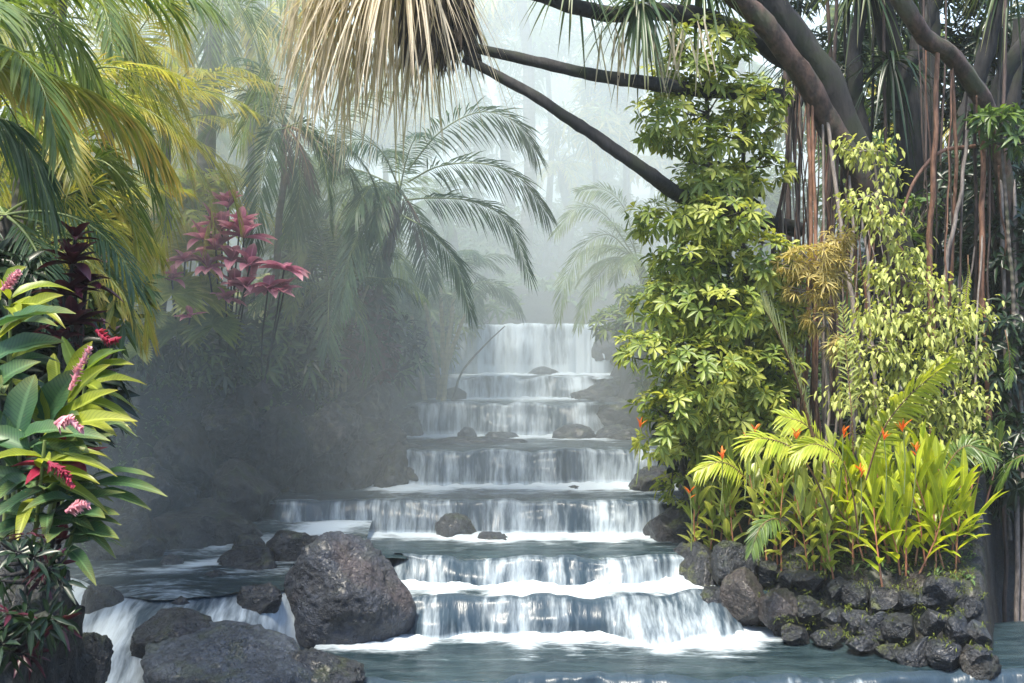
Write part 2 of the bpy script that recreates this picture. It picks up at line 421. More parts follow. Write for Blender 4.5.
leaf_mat('moss_tuft', (.05, .075, .012), (.16, .19, .03), None, 3, .3, .7, 0, .2)
bark_mat('stem_green', (.10, .14, .04), (.20, .24, .08), (9, 9, 6), .5, .2)
bark_mat('stem_red', (.25, .09, .05), (.42, .2, .11), (9, 9, 6), .45, .2)
bark_mat('stem_cane', (.20, .18, .09), (.38, .33, .17), (8, 8, 6), .55, .3, None, 3.)
bark_mat('trunk_grey', (.05, .045, .04), (.14, .12, .10), (14, 14, 4), .85, .7, (.035, .05, .015), 2.5)
bark_mat('trunk_black', (.008, .008, .009), (.028, .026, .026), (13, 13, 4), .85, .8, (.014, .02, .008))
bark_mat('limb_red', (.022, .015, .012), (.11, .066, .05), (9, 9, 5), .65, 1., (.05, .055, .028), 0.)
bark_mat('root_red', (.10, .048, .03), (.34, .175, .11), (20, 20, 5), .6, .4)
bark_mat('root_pale', (.12, .10, .09), (.32, .27, .24), (22, 22, 6), .75, .5)
bark_mat('root_dark', (.03, .02, .018), (.09, .06, .05), (20, 20, 5), .75, .5)
bark_mat('rachis_brown', (.10, .05, .025), (.22, .12, .06), (20, 20, 20), .6, .4)
rock_mat('wet_lava', (.004, .0055, .008), (.019, .024, .036), (.26, .55), (.07, .09, .015), .35)
rock_mat('big_boulder', (.008, .011, .019), (.030, .038, .058), (.42, .72), (.05, .06, .02), .2, (.05, .036, .038), .9)
rock_mat('grey_slab', (.012, .017, .026), (.058, .074, .102), (.3, .6), (.06, .08, .02), .35, None, 1.)
rock_mat('bank_stone', (.005, .0065, .010), (.020, .024, .034), (.28, .6), (.12, .14, .02), .55, (.03, .026, .026))
rock_mat('pinkish_stone', (.022, .018, .019), (.055, .045, .045), (.4, .7), (.06, .08, .02), .3)
rock_mat('bank_earth', (.010, .012, .015), (.05, .052, .052), (.5, .85), (.035, .048, .012), .7, (.028, .02, .014), 1., .3, 1., .15)
WATER, FALL = water_mat(), fall_mat()
M = MATS

# ------------------------------------------------------------------ the lie of the land
# tiers, from the lens upstream: distance of the lip, level of the pool behind it
LIPS = [13.2, 15.4, 16.43, 18.57, 20.73, 24.1, 25.8, 27.2]
LEV = [-4.15, -3.40, -2.97, -2.63, -2.14, -1.542, -.887, -.413, .718]
def level(y): return LEV[int(np.searchsorted(LIPS, y))]
YK = [7, 10, 12, 13, 14.2, 15.4, 16.4, 17.4, 18.5, 19.6, 20.7, 22, 24, 25.8, 27.3, 30, 60]
XL = [-2.7, -3.4, -4.4, -4.95, -5.4, -5.6, -5.5, -5.2, -4.4, -3.4, -2.6, -2.3, -1.9, -1.6, -1.6, -1.8, -3]
XR = [9, 9, 8.5, 8, 4.9, 3.3, 2.55, 2.3, 2.2, 2.3, 2.45, 2.5, 1.9, 1.7, 2.0, 2.2, 3]
BL = [-1.7, -1.6, -1.8, -1.8, -1.75, -1.7, -1.2, -.85, -.65, -.55, -.5, -.45, -.35, 0, .5, 1.5, 7]
BR = [-4.2, -4.2, -4., -3.9, -2.85, -2.7, -2.45, -2.2, -1.9, -1.6, -1.3, -.9, -.3, .2, .9, 1.6, 7]
def land(x, y):
    xl, xr = np.interp(y, YK, XL), np.interp(y, YK, XR)
    w = level(y - .12)
    bed = w - .4
    rough = .18 * fbm(x * .8, y * .8, 3, 4) + .12 * fbm(x * 2.6, y * 2.6, 8, 3)
    if x < xl:
        d = xl - x; b = np.interp(y, YK, BL)
        g = bed + (b - bed) * float(smooth(-.05, 1.25, d + .35 * nz(x * 1.3, y * 1.3, 5))) + .06 * d
        g += rough * (1 + 1.4 * float(smooth(0, .4, d) * smooth(1.8, .9, d)))
    elif x > xr:
        d = x - xr; b = np.interp(y, YK, BR)
        g = bed + (b - bed) * float(smooth(-.1, .9, d)) + .16 * min(d, 12) + rough
        # still dark water round the outer end of the stone wall
        e = x - (.384 * y)
        if y < 19.5: g -= (g + 4.1) * float(smooth(-.12, .12, e) * smooth(19.3, 18.3, y))
    else:
        g = bed + rough * .6
    if y > 28.5:
        far = 1.0 + (y - 28.5) * .16 + .05 * max(0, abs(x) - 3) + 1.2 * fbm(x * .12, y * .12, 2, 3) + rough
        g += (far - g) * float(smooth(28.6, 31.5, y))
    if y < 12.9: g = min(g, -4.4 + .2 * rough) if x > xl + .02 else g
    a = abs(x)
    if a > 14: g += (a - 14) * .22
    return g
def ground_mesh():
    xs = np.unique(np.round(np.concatenate([np.arange(-8, 8, .13), np.arange(-26, -8, .8), np.arange(8, 26, .8), np.linspace(-300, -26, 22), np.linspace(26, 300, 22)]), 3))
    ys = np.unique(np.round(np.concatenate([np.arange(11, 29, .14), np.arange(29, 70, 1.2), np.linspace(-60, 4, 14), np.arange(4.5, 11, .4), np.linspace(70, 420, 24)]), 3))
    X, Y = np.meshgrid(xs, ys)
    Z = np.array([[land(x, min(y, 75)) + max(0, min(y, 200) - 75) * .12 for x in xs] for y in ys])
    v = np.stack([X, Y, Z], -1).reshape(-1, 3); c = len(xs)
    i = np.arange(len(ys) - 1)[:, None] * c; j = np.arange(c - 1)[None]
    q = np.stack([i + j, i + j + 1, i + c + j + 1, i + c + j], -1).reshape(-1, 4)
    mb = MB(); mb.add(v, np.zeros_like(v), q)
    return tag(mb.build('ground', M['bank_earth']), kind='structure')
ground_mesh()

def lipy(i, x):
    y = LIPS[i] + .26 * nz(x * .7, i * 7.1) + .13 * nz(x * 2.1, i * 3.3) + .04 * nz(x * 6, i)
    if i == 1: y += .35 * float(smooth(1.2, 2.6, x))          # the lowest step bends back on the bush side
    if i == 0: y += .25 * float(smooth(3.0, 5.5, x)) - .15 * float(smooth(1, -1.5, x))
    if i == 7: y -= .05
    return y
EXT = [(-2.2, 6.2), (-1.62, 2.75), (-1.6, 2.6), (-3.7, 2.45), (-2.2, 2.6), (-2.0, 1.75), (-1.6, 1.8), (-1.75, 2.2)]
RUN = lambda i, x: (.16 + (.75 * float(smooth(1.0, 1.7, x)) if i == 1 else 0) + .05 * nz(x * 3, i * 9.))
def dip(i, x): return .09 * max(0., nz(x * 1.6, i * 4.7, 1) + .1) + .05 * max(0., nz(x * 4.3, i * 2.7, 5))
WETSTONES = [((a + b) / 2, d, (b - a) / 2 * d / F) for a, b, d in [(281, 417, 15.1), (140, 330, 13.1), (434, 476, 18.2), (462, 520, 17.9), (556, 592, 20.0), (455, 477, 23.4), (482, 519, 23.3), (552, 596, 23.2), (528, 562, 26.6), (208, 292, 16.3), (262, 332, 16.9), (626, 676, 20.1), (664, 722, 16.7), (690, 740, 15.8)]]
WETSTONES = [((p - CX) * d / F, d, r) for p, d, r in WETSTONES]
def ring(x, y):
    return sum(.55 * math.exp(-((max(0, math.hypot(x - a, (y - b) * 1.2) - r * .95)) / .13) ** 2) for a, b, r in WETSTONES if abs(x - a) < r + .5 and abs(y - b) < r + .5)
def pool(i, x0, x1, step=.07):
    """still water between lip i and the foot of the next fall up"""
    z = LEV[i + 1]; xs = np.arange(x0, x1 + step, step); nv = 34
    V, A = [], []
    for x in xs:
        ya = lipy(i, x) + .05; yb = (lipy(i + 1, x) + .08) if i + 1 < len(LIPS) else 32.
        for k in range(nv):
            t = (k / (nv - 1)); y = ya + (yb - ya) * t
            foot = yb - RUN(i + 1, x) - y if i + 1 < len(LIPS) else 9
            on = float(smooth(EXT[i + 1][0] - .5, EXT[i + 1][0] + .3, x) * smooth(EXT[i + 1][1] + (1.3 if i == 0 else .5), EXT[i + 1][1] - .35, x)) if i + 1 < len(LIPS) else 0
            spread = .32 + .22 * nz(x * .9, i * 5.) + .16 * nz(x * 3.1, i)
            fo = 1.55 * on * math.exp(-(max(foot, 0) / max(spread * 1.9, .2)) ** 1.3)
            fo += [.06, .16, .16, .26, .28, .3, .34, .3][i] + .22 * nz(x * .5, y * 2.6, i) + .16 * math.exp(-t * (yb - ya) / .06)
            if i in (0, 1, 2, 5): fo -= .06
            fo += ring(x, y) * (.6 + .8 * nz(x * 3, y * 3, 7))
            if i == 0: fo += .6 * math.exp(-((x + 1.9) / .75) ** 2) * float(smooth(14.0, 14.7, y)) - .12 * float(smooth(3, 4.5, x))
            V.append((x, y, z - (dip(i, x) + .045) * math.exp(-(y - ya) / .12) + .012 * nz(x * 3, y * 5, i) * min(1, (y - ya) * 4) + (.03 * nz(x * 6, y * 7, 4) + .03) * max(0, fo - .2) * min(1, (y - ya) * 4)))
            A.append((fo, 0, 0))
    c = nv; n = len(xs)
    a = np.arange(n - 1)[:, None] * c; j = np.arange(c - 1)[None]
    q = np.stack([a + j, a + c + j, a + c + j + 1, a + j + 1], -1).reshape(-1, 4)
    mb = MB(); mb.add(np.array(V), np.array(A), q)
    return tag(mb.build('water', WATER, attr='foam'), kind='structure')
PX = [(-2.3, 11), (-1.9, 3.6), (-2.4, 3.4), (-4.4, 3.2), (-2.9, 3.2), (-2.6, 2.6), (-2.3, 2.4), (-2.4, 3.0)]
for i, (a, b) in enumerate(PX): pool(i, a, b)

def fall(i, label, x0, x1, ztop, zbot, foam=0., step=.025, lip=None, run=None, foamfn=None, ease=.16, sag=.02):
    xs = np.arange(x0, x1 + step, step); nv = 17
    V, A = [], []
    for x in xs:
        yl = lip(x) if lip else lipy(i, x)
        rn = run(x) if run else RUN(i, x)
        s1 = nz(x * 5, i * 11.); s2 = nz(x * 17, i * 13.)
        edge = min(smooth(x0, x0 + .22, x), smooth(x1, x1 - .22, x))
        zt = ztop - dip(i, x) * (i < 8); H = zt - zbot + .06
        led = .30 * max(0., nz(x * 1.5, i * 6.1, 2) + .12); lq = .45 + .3 * nz(x * .8, i * 1.7, 9)
        for k in range(nv):
            t = k / (nv - 1)
            if t < .2:      # glides over the lip
                q = t / .2; y = yl + ease * (1 - q); z = zt + .006 - sag * q * q
            else:
                q = (t - .2) / .8
                fwd = rn * (q ** .75) + .05 * q
                ridge = (.05 * s1 + .03 * s2 + .20 * nz(x * 1.9, i * 3., q * 1.1)) * q ** .5
                y = yl - fwd - ridge; z = zt + .006 - sag - H * (q ** 1.25)
                y -= led * float(smooth(lq - .16, lq + .1, q))
            if i < 8:           # the sheet wraps round at its ends, and frays
                e0, e1 = 1 - float(smooth(x0, x0 + .4, x)), 1 - float(smooth(x1, x1 - .4, x))
                y += .42 * (e0 ** 2 + e1 ** 2) * min(1, t * 3); xo = (.10 * nz(t * 2.2, i * 3., 1) + .12 * t) * (e1 ** 2 - e0 ** 2)
            else: xo = 0
            fo = foam + (-.14 if t < .16 else -.02 + .20 * ((t - .2) / .8) ** 1.4) + .12 * s1 - .25 * (1 - edge)
            if t > .86: fo += .35
            if foamfn: fo += foamfn(x, t)
            V.append((x + xo, y, z)); A.append((fo, (x + 20) / 40, t * (H + rn)))
    c = nv; n = len(xs)
    a = np.arange(n - 1)[:, None] * c; j = np.arange(c - 1)[None]
    q = np.stack([a + j, a + j + 1, a + c + j + 1, a + c + j], -1).reshape(-1, 4)
    mb = MB(); mb.add(np.array(V), np.array(A), q)
    return tag(mb.build('waterfall', FALL, attr='foam'), label, 'waterfall', 'waterfall steps of the stream')
FL = ['thin sheet of water leaving the front edge of the lowest brown pool',
      'lowest full cascade, beside the big boulder, curling round at its bush end',
      'low even cascade, second step up, level with the middle of the big boulder',
      'wide broken cascade with a wedge of rock splitting it, just above the big boulder',
      'blue cascade with long even strands, ending at the sloping dark rock',
      'straight curtain of fine strands above three small rounded rocks',
      'short white cascade directly below the tallest fall',
      'tallest white fall, uppermost of the stream, half lost in the mist']
FO = [.0, .08, .10, .09, .10, .18, .32, .55]
for i in range(8):
    fn = None
    if i == 3: fn = lambda x, t: -.28 * float(smooth(-2.2, -2.7, x)) + .1 * nz(x * 1.4, 2)
    if i == 1: fn = lambda x, t: -.02 * float(smooth(1.0, 1.6, x)) - .08
    if i == 0: fn = lambda x, t: -.35
    fall(i, FL[i], *EXT[i], LEV[i + 1], LEV[i], FO[i], foamfn=fn)
# side channel on the cliff side
def slip(x): return 15.0 + .22 * nz(x * 1.1, 3) - .45 * math.exp(-((x + 3.9) / .9) ** 2) + .9 * float(smooth(-4.8, -5.7, x)) + .35 * float(smooth(-3.0, -2.4, x))
def sdip(x): return .10 * math.exp(-((x + 5.3) / .5) ** 2) + .05 * nz(x * 2.3, 4)
def side_pool():
    xs = np.arange(-6.6, -2.0, .07); nv = 50; V, A = [], []
    for x in xs:
        ya = slip(x) - .02; yb = 18.9
        for k in range(nv):
            t = (k / (nv - 1)) ** 1.3; y = ya + (yb - ya) * t
            cx = -2.6 - (18.2 - y) * .75                      # the white thread that feeds it from the wide step
            fo = .75 * math.exp(-((x - cx + .15 * nz(y * 2, 4)) / .36) ** 2) * float(smooth(15.5, 16.4, y)) + .36 + .35 * nz(x * .8, y * 1.8, 9)
            z = -2.72 + .30 * float(smooth(17.0, 18.4, y)) + .03 * nz(x * 2, y * 3) - (sdip(x) + .10) * math.exp(-(y - ya) / .35)
            V.append((x, y, z)); A.append((fo, 0, 0))
    c = nv; n = len(xs); a = np.arange(n - 1)[:, None] * c; j = np.arange(c - 1)[None]
    q = np.stack([a + j, a + c + j, a + c + j + 1, a + j + 1], -1).reshape(-1, 4)
    mb = MB(); mb.add(np.array(V), np.array(A), q); tag(mb.build('water', WATER, attr='foam'), kind='structure')
side_pool()
fall(31, 'sloping rush of the side channel between the black rocks, below the dark cliff', -6.7, -2.3, -2.83, -3.75, .10, lip=slip, ease=.05, sag=.03,
     run=lambda x: 1.75 + .5 * nz(x * .8, 4) - 1.45 * float(smooth(-3.3, -2.5, x)), foamfn=lambda x, t: float(smooth(.1, .5, t)) * .3 - .05 + .34 * nz(x * 2.2, 7, t * 2) + .3 * float(smooth(-4.2, -5.0, x)) - .06 * float(smooth(-4.2, -3.2, x)))
def low_pool():
    xs = np.arange(-8, -1.6, .1); ys = np.arange(8.5, 14.4, .12); V = np.array([(x, y, -3.62 + .04 * nz(x * 2, y * 2)) for x in xs for y in ys])
    A = np.array([(.8 + .5 * nz(x * 1.2 - y * .5, y * .4, 3), 0, 0) for x in xs for y in ys])
    c = len(ys); n = len(xs); a = np.arange(n - 1)[:, None] * c; j = np.arange(c - 1)[None]
    q = np.stack([a + j, a + c + j, a + c + j + 1, a + j + 1], -1).reshape(-1, 4)
    mb = MB(); mb.add(V, A, q); tag(mb.build('water', WATER, attr='foam'), kind='structure')
low_pool()

# ------------------------------------------------------------------ rocks in and beside the stream
rk = rock_px
rock_hull('big rounded dark boulder with a ridged top, standing alone in the stream', [(279, 632, 15.1), (280, 598, 15.1), (286, 572, 15.0), (303, 549, 14.9), (322, 534, 15.0), (346, 530, 15.2), (368, 540, 15.2), (392, 562, 15.1), (410, 584, 15.1), (419, 602, 15.1), (414, 636, 15.1), (350, 652, 14.6), (298, 648, 14.7),
     (338, 566, 14.62), (326, 600, 14.45), (372, 606, 14.5), (300, 600, 14.7), (330, 535, 15.9), (375, 552, 15.9), (300, 575, 15.9), (405, 640, 15.9), (290, 640, 15.9)], M['big_boulder'], 3)
rock_hull('broad grey slab with a wet sloping top at the bottom edge of the stream', [(176, 622, 13.7), (214, 615, 13.7), (252, 616, 13.7), (282, 628, 13.5), (312, 650, 13.2), (330, 672, 12.9), (322, 720, 12.8), (290, 676, 12.4), (238, 684, 12.2), (184, 678, 12.3), (146, 668, 12.6), (137, 652, 13.0), (150, 634, 13.4), (145, 730, 12.6), (240, 740, 12.2), (300, 740, 12.5), (180, 680, 13.9), (290, 690, 13.8)], M['grey_slab'], 8, rough=.05)
rk('shiny black rock beside the grey slab, lowest in the stream', 268, 362, 652, 690, 12.9, M['wet_lava'], 12, depth=.9, sub=5, cuts=8, rough=.2)
rk('black rock under the veil of the side channel, against the grey slab', 112, 214, 612, 658, 13.5, M['wet_lava'], 14, depth=1.0, sub=5, cuts=8, rough=.2)
rk('small black rock at the lip of the side channel, closest to the red gingers', 74, 122, 586, 614, 14.6, M['wet_lava'], 15, cuts=7, rough=.2)
rk('tiny black rock poking through the lip of the side channel', 165, 196, 592, 610, 14.5, M['wet_lava'], 16, cuts=7, rough=.2)
rk('black stone at the foot of the side channel against the red-ginger rock', 76, 112, 628, 664, 12.6, M['wet_lava'], 52, sub=5, cuts=8, rough=.2)
rk('small wet stone parting the side channel near the cliff foot', 150, 188, 556, 574, 16.4, M['wet_lava'], 53, sub=5, cuts=9, rough=.2)
rk('flat wet stone awash in the middle of the side channel', 196, 232, 572, 588, 15.5, M['wet_lava'], 54, sub=5, cuts=9, rough=.2)
rk('wet stone where the side channel leaves the wide broken cascade', 226, 266, 536, 556, 17.2, M['wet_lava'], 55, sub=5, cuts=9, rough=.2)
rk('low black stone on the lip of the side channel beside the big boulder', 236, 282, 582, 606, 14.7, M['wet_lava'], 56, sub=5, cuts=9, rough=.2)
rk('low wet rock in the side channel behind the big boulder', 208, 292, 550, 578, 16.2, M['wet_lava'], 17, cuts=8, rough=.22)
rk('slanting wet rock touching the back of the big boulder', 262, 332, 527, 566, 16.8, M['wet_lava'], 19, cuts=8, rough=.18)
rk('dark wedge of rock splitting the wide broken cascade', 434, 476, 514, 541, 18.2, M['wet_lava'], 20, cuts=7, rough=.2, tilt=-.25)
rk('flat wet rock awash at the foot of the wide broken cascade', 462, 520, 533, 543, 17.9, M['wet_lava'], 21, cuts=7, rough=.2)
rk('sloping dark rock closing off the end of the blue cascade', 352, 490, 448, 492, 21.2, M['bank_stone'], 22, depth=2.0, sub=5, cuts=9, rough=.2, tilt=.22)
rk('flat low rock in the pool at the foot of the blue cascade', 556, 592, 486, 495, 20.0, M['wet_lava'], 23, cuts=7, rough=.2)
rk('dark rock below the whorled bush where the pool meets the bank', 626, 676, 467, 494, 20.0, M['bank_stone'], 24, sub=5, cuts=8, rough=.16, depth=1.2)
rk('first small rounded rock under the straight curtain, on the cliff side', 455, 477, 427, 439, 23.4, M['wet_lava'], 25, cuts=6, rough=.12)
rk('low rounded rock under the middle of the straight curtain', 482, 519, 428, 440, 23.3, M['wet_lava'], 26, cuts=6, rough=.12)
rk('jagged low rock under the bush end of the straight curtain', 552, 596, 425, 441, 23.2, M['wet_lava'], 27, cuts=9, rough=.25)
rk('long flat ledge awash below the small rounded rocks', 402, 545, 437, 450, 22.2, M['wet_lava'], 28, depth=.7, sub=5, cuts=10, rough=.22)
rk('pale half-drowned rock at the foot of the tallest fall', 528, 562, 366, 377, 26.6, M['grey_slab'], 29, cuts=6, rough=.12)
rk('tall dark rock beside the tallest fall, on the bush side', 574, 650, 318, 390, 27.6, M['bank_stone'], 30, depth=2.0, sub=5, cuts=9, rough=.2)
rk('dark block at the end of the short white cascade', 573, 640, 376, 404, 25.4, M['bank_stone'], 31, depth=1.4, sub=5, cuts=9, rough=.22)
rk('lumpy dark rock at the end of the straight curtain', 588, 655, 398, 430, 24.4, M['bank_stone'], 32, depth=1.4, sub=5, cuts=9, rough=.22)
rk('long low rock in front of the lumpy dark rock, at the pool edge', 592, 660, 424, 446, 23.4, M['bank_stone'], 33, depth=1.2, sub=5, cuts=9, rough=.22)
rk('dark rock by the cliff-side end of the straight curtain', 392, 432, 408, 446, 24.2, M['bank_stone'], 34, depth=1.3, sub=5, cuts=9, rough=.22)
rk('dark rock by the cliff-side end of the short white cascade', 398, 452, 376, 412, 25.9, M['bank_stone'], 35, depth=1.3, sub=5, cuts=9, rough=.22)
rk('small pointed rock at the short white cascade, cliff side', 440, 470, 388, 404, 25.2, M['bank_stone'], 36, cuts=8, rough=.2)
# the cliff's stones on the gorge side
k = 0
for (x0, x1, y0, y1, d, lab) in [
    (346, 396, 418, 456, 20.6, 'squarish stone at the gorge corner of the dark cliff'), (330, 372, 448, 492, 20.0, 'big squarish stone low in the gorge corner of the cliff'),
    (372, 410, 450, 494, 20.2, 'dark stone next to the sloping rock at the foot of the cliff corner'), (300, 345, 404, 446, 19.7, 'rounded stone in the upper cliff face beside the cane stems'),
    (285, 332, 446, 492, 19.4, 'lowest stone of the cliff face above the wide cascade'), (242, 296, 418, 470, 18.8, 'flat-faced stone in the middle of the misty cliff'),
    (196, 246, 402, 448, 18.4, 'upper cliff stone with a mossy top, below the fan palms'), (150, 204, 430, 486, 18.0, 'bulging stone in the cliff behind the red gingers'),
    (205, 262, 468, 520, 18.0, 'lower bulging stone at the foot of the misty cliff'), (110, 172, 470, 532, 17.4, 'dark low cliff stone above the side channel'),
    (150, 235, 506, 552, 17.2, 'long mossy stone at the foot of the cliff beside the side channel'), (84, 150, 520, 566, 16.6, 'dark stone at the water behind the red gingers'),
    (340, 385, 380, 420, 21.2, 'topmost stone at the gorge corner of the cliff')]:
    cx_, cy_ = (x0 + x1) / 2, (y0 + y1) / 2; x0, x1, y0, y1 = cx_ + (x0 - cx_) * 1.35, cx_ + (x1 - cx_) * 1.35, cy_ + (y0 - cy_) * 1.2, cy_ + (y1 - cy_) * 1.2
    rk(lab, x0, x1, y0, y1, d, M['bank_earth'] if k % 3 else M['bank_stone'], 60 + k, depth=1.5, push=.55, sub=5, cuts=8, rough=.22, cat='stone'); k += 1
rk('pale stone lying on the top edge of the misty cliff', 252, 271, 378, 391, 18.6, M['pinkish_stone'], 80, cuts=7, cat='stone')
rk('reddish stone on the top edge of the cliff beside the pale one', 236, 253, 384, 395, 18.5, M['bank_stone'], 81, cuts=7, cat='stone')
rk('mossy dark rock mass under the red gingers, cut off by the picture edge', -90, 82, 520, 730, 6.9, M['bank_earth'], 40, depth=1.3, sub=6, cuts=9, rough=.22, z_extra=1.2)
# bank on the bush side
rk('big slanting rock beside the end of the second step', 664, 722, 544, 612, 16.6, M['bank_stone'], 41, depth=1.5, sub=5, cuts=8, rough=.14, tilt=.15)
rk('massive dark rock under the whorled bush, beside the wide broken cascade', 652, 726, 488, 560, 18.0, M['bank_stone'], 42, depth=1.8, sub=5, cuts=9, rough=.2)
rk('smooth blue-black stone at the foot of the green gingers', 707, 755, 540, 573, 15.9, M['wet_lava'], 43, sub=5, cuts=8, rough=.1, depth=.7)
rk('pinkish worn stone below the blue-black one at the end of the lowest cascade', 722, 768, 570, 608, 15.5, M['pinkish_stone'], 44, sub=5, cuts=7, rough=.15, depth=.8)
rk('pinkish low stone in the wall next to the lowest cascade', 757, 800, 588, 618, 15.1, M['pinkish_stone'], 45, sub=5, cuts=7, rough=.15, depth=.7)
rk('black wet rock where the lowest cascade meets the stone wall', 690, 740, 588, 622, 15.7, M['wet_lava'], 46, sub=5, cuts=8, rough=.2, depth=.9)
# stone wall round the ginger bed: top course then lower courses, running to the outer point
TOP = [(752, 555, 36, 30), (770, 566, 30, 34), (790, 572, 28, 30), (812, 578, 34, 34), (838, 582, 30, 32), (860, 588, 30, 28), (884, 592, 32, 30), (906, 594, 28, 30), (928, 590, 34, 28), (950, 586, 36, 32), (966, 600, 30, 30)]
LOW1 = [(778, 600, 34, 32), (806, 606, 36, 34), (834, 612, 32, 30), (858, 616, 32, 30), (880, 622, 30, 32), (904, 624, 36, 34), (932, 618, 34, 34), (956, 622, 34, 34), (978, 628, 30, 30)]
LOW2 = [(796, 628, 40, 26), (828, 636, 38, 26), (862, 640, 36, 26), (892, 648, 36, 28), (922, 648, 38, 30), (950, 650, 36, 30), (974, 652, 36, 28)]
for row, lst, dz in (('top', TOP, .1), ('middle', LOW1, -.05), ('lowest', LOW2, -.15)):
    for j, (x, y, w, h) in enumerate(lst):
        d = np.interp(x, [750, 800, 900, 990], [15.85, 15.2, 14.4, 13.95]) + dz * 3
        ws = U(.40, .72)
        rk(f'black lava stone, {ORD[j]} from the cascade in the {row} course of the ginger-bed wall', x - w * ws, x + w * ws, y - h * .5 * ws / .58 + 6, y + h * .6 * ws / .58, d, M['wet_lava'] if (j * 7 + len(row)) % 3 else M['bank_stone'], 120 + j * 3 + len(row) * 40,
           depth=w * d / F * 1.3, sub=5, cuts=13, rough=.12, keep=.6, z_extra=.05, rot=U(-.5, .5), tilt=U(-.25, .25), group='stones of the ginger-bed wall', cat='stone')
rk('low mossy stone at the outermost point of the ginger-bed wall', 958, 1000, 646, 672, 13.6, M['bank_earth'], 190, sub=5, cuts=7, rough=.2, cat='stone')

# ------------------------------------------------------------------ light, air, camera
def sky_air_camera():
    cam = bpy.data.cameras.new('camera'); co = bpy.data.objects.new('camera', cam); COL.objects.link(co)
    cam.sensor_width = 36; cam.lens = F / 1024 * 36; cam.clip_end = 3000; cam.clip_start = .1
    cam.shift_y = (HY - 341.5) / 1024
    co.rotation_euler = (math.radians(90), 0, 0); SC.camera = co
    sd = nrm(np.array(SUN_DIR))
    el = math.asin(sd[2]); az = math.atan2(sd[0], sd[1])
    w = bpy.data.worlds.new('World'); SC.world = w; w.use_nodes = True
    nt = w.node_tree; nt.nodes.clear()
    sky = nt.nodes.new('ShaderNodeTexSky'); sky.sky_type = 'NISHITA'; sky.sun_disc = False
    sky.sun_elevation = el; sky.sun_rotation = az; sky.air_density = 1.; sky.dust_density = 1.
    bg = nt.nodes.new('ShaderNodeBackground'); bg.inputs[1].default_value = SKY_STR
    ou = nt.nodes.new('ShaderNodeOutputWorld'); nt.links.new(sky.outputs[0], bg.inputs[0]); nt.links.new(bg.outputs[0], ou.inputs[0])
    L = bpy.data.lights.new('sun', 'SUN'); L.energy = SUN_STR; L.angle = math.radians(SUN_ANG); L.color = (1, .93, .79)
    lo = bpy.data.objects.new('sun', L); COL.objects.link(lo); lo.location = Vector(sd * 40)
    lo.rotation_euler = Vector([-float(x) for x in sd]).to_track_quat('-Z', 'Y').to_euler()
    def box(name, lo_, hi_, dens, col, aniso, front=None):
        m = bpy.data.materials.new(name + '_air'); m.use_nodes = True; t = m.node_tree; t.nodes.clear()
        o = t.nodes.new('ShaderNodeOutputMaterial'); p = t.nodes.new('ShaderNodeVolumePrincipled')
        p.inputs['Density'].default_value = dens; p.inputs['Color'].default_value = (*col, 1); p.inputs['Anisotropy'].default_value = aniso
        p.inputs['Density Attribute'].default_value = ''
        t.links.new(p.outputs[0], o.inputs['Volume'])
        try: m.cycles.homogeneous_volume = True
        except Exception: pass
        (x0, y0, z0), (x1, y1, z1) = lo_, hi_
        front = front or [(x0, y0), (x1, y0)]; xs = [p[0] for p in front]; n = len(front)
        ring = [(x, y) for x, y in front] + [(x, y1) for x in reversed(xs)]; m2 = len(ring)
        v = np.array([(x, y, z) for z in (z0, z1) for x, y in ring])
        q = [(k, (k + 1) % m2, m2 + (k + 1) % m2, m2 + k) for k in range(m2)]
        for k in range(n - 1):                      # floor and lid as quads, so no face is bent
            a_, b_, c_, d_ = k, k + 1, m2 - 2 - k, m2 - 1 - k
            q += [(a_, d_, c_, b_), (m2 + a_, m2 + b_, m2 + c_, m2 + d_)]
        q = np.array(q)
        mb = MB(); mb.add(v, np.zeros_like(v), q); tag(mb.build(name, m, sm=False), kind='stuff')
    box('haze', *HAZE_BOX, HAZE, HAZE_COL, 0.)
    box('haze', *MIST_BOX, MIST, HAZE_COL, 0., MIST_FRONT)      # the bank of hot-spring steam up the gorge
    vs = SC.view_settings; vs.view_transform = 'Standard'; vs.look = 'None'; vs.gamma = 1; vs.use_curve_mapping = False
    vs.exposure = EXPO
    cy = SC.cycles; SC.render.engine = 'CYCLES'
    cy.max_bounces = 8; cy.diffuse_bounces = 3; cy.glossy_bounces = 2; cy.transmission_bounces = 3; cy.volume_bounces = 4; cy.transparent_max_bounces = 4
    cy.use_denoising = True; cy.use_adaptive_sampling = True; cy.adaptive_threshold = .02; cy.sample_clamp_indirect = 6
    cy.caustics_reflective = False; cy.caustics_refractive = False
SUN_DIR = (-.22, -.34, .90); SUN_STR = 4.1; SUN_ANG = 12; SKY_STR = .14; EXPO = 1.55
HAZE = .0007; HAZE_COL = (.905, .975, .98); HAZE_BOX = ((-45, -6, -7), (45, 90, 27))
MIST = .05; MIST_BOX = ((-28, 17.5, -6.5), (28, 76, 15)); MIST_FRONT = [(-28, 3), (-6, 9.5), (-4.6, 13.2), (-3.6, 16.2), (-2, 16.8), (0, 17), (2.4, 19.2), (5, 27), (28, 60)]

# ------------------------------------------------------------------ plants
def clear_ground(x, y): return land(x, y)

def frond_part(parent, rachis, mat, name='frond', stem='stem_green', **kw):
    return frond_mb(np.asarray(rachis), **kw).build(name, [M[mat], M[stem]], parent)

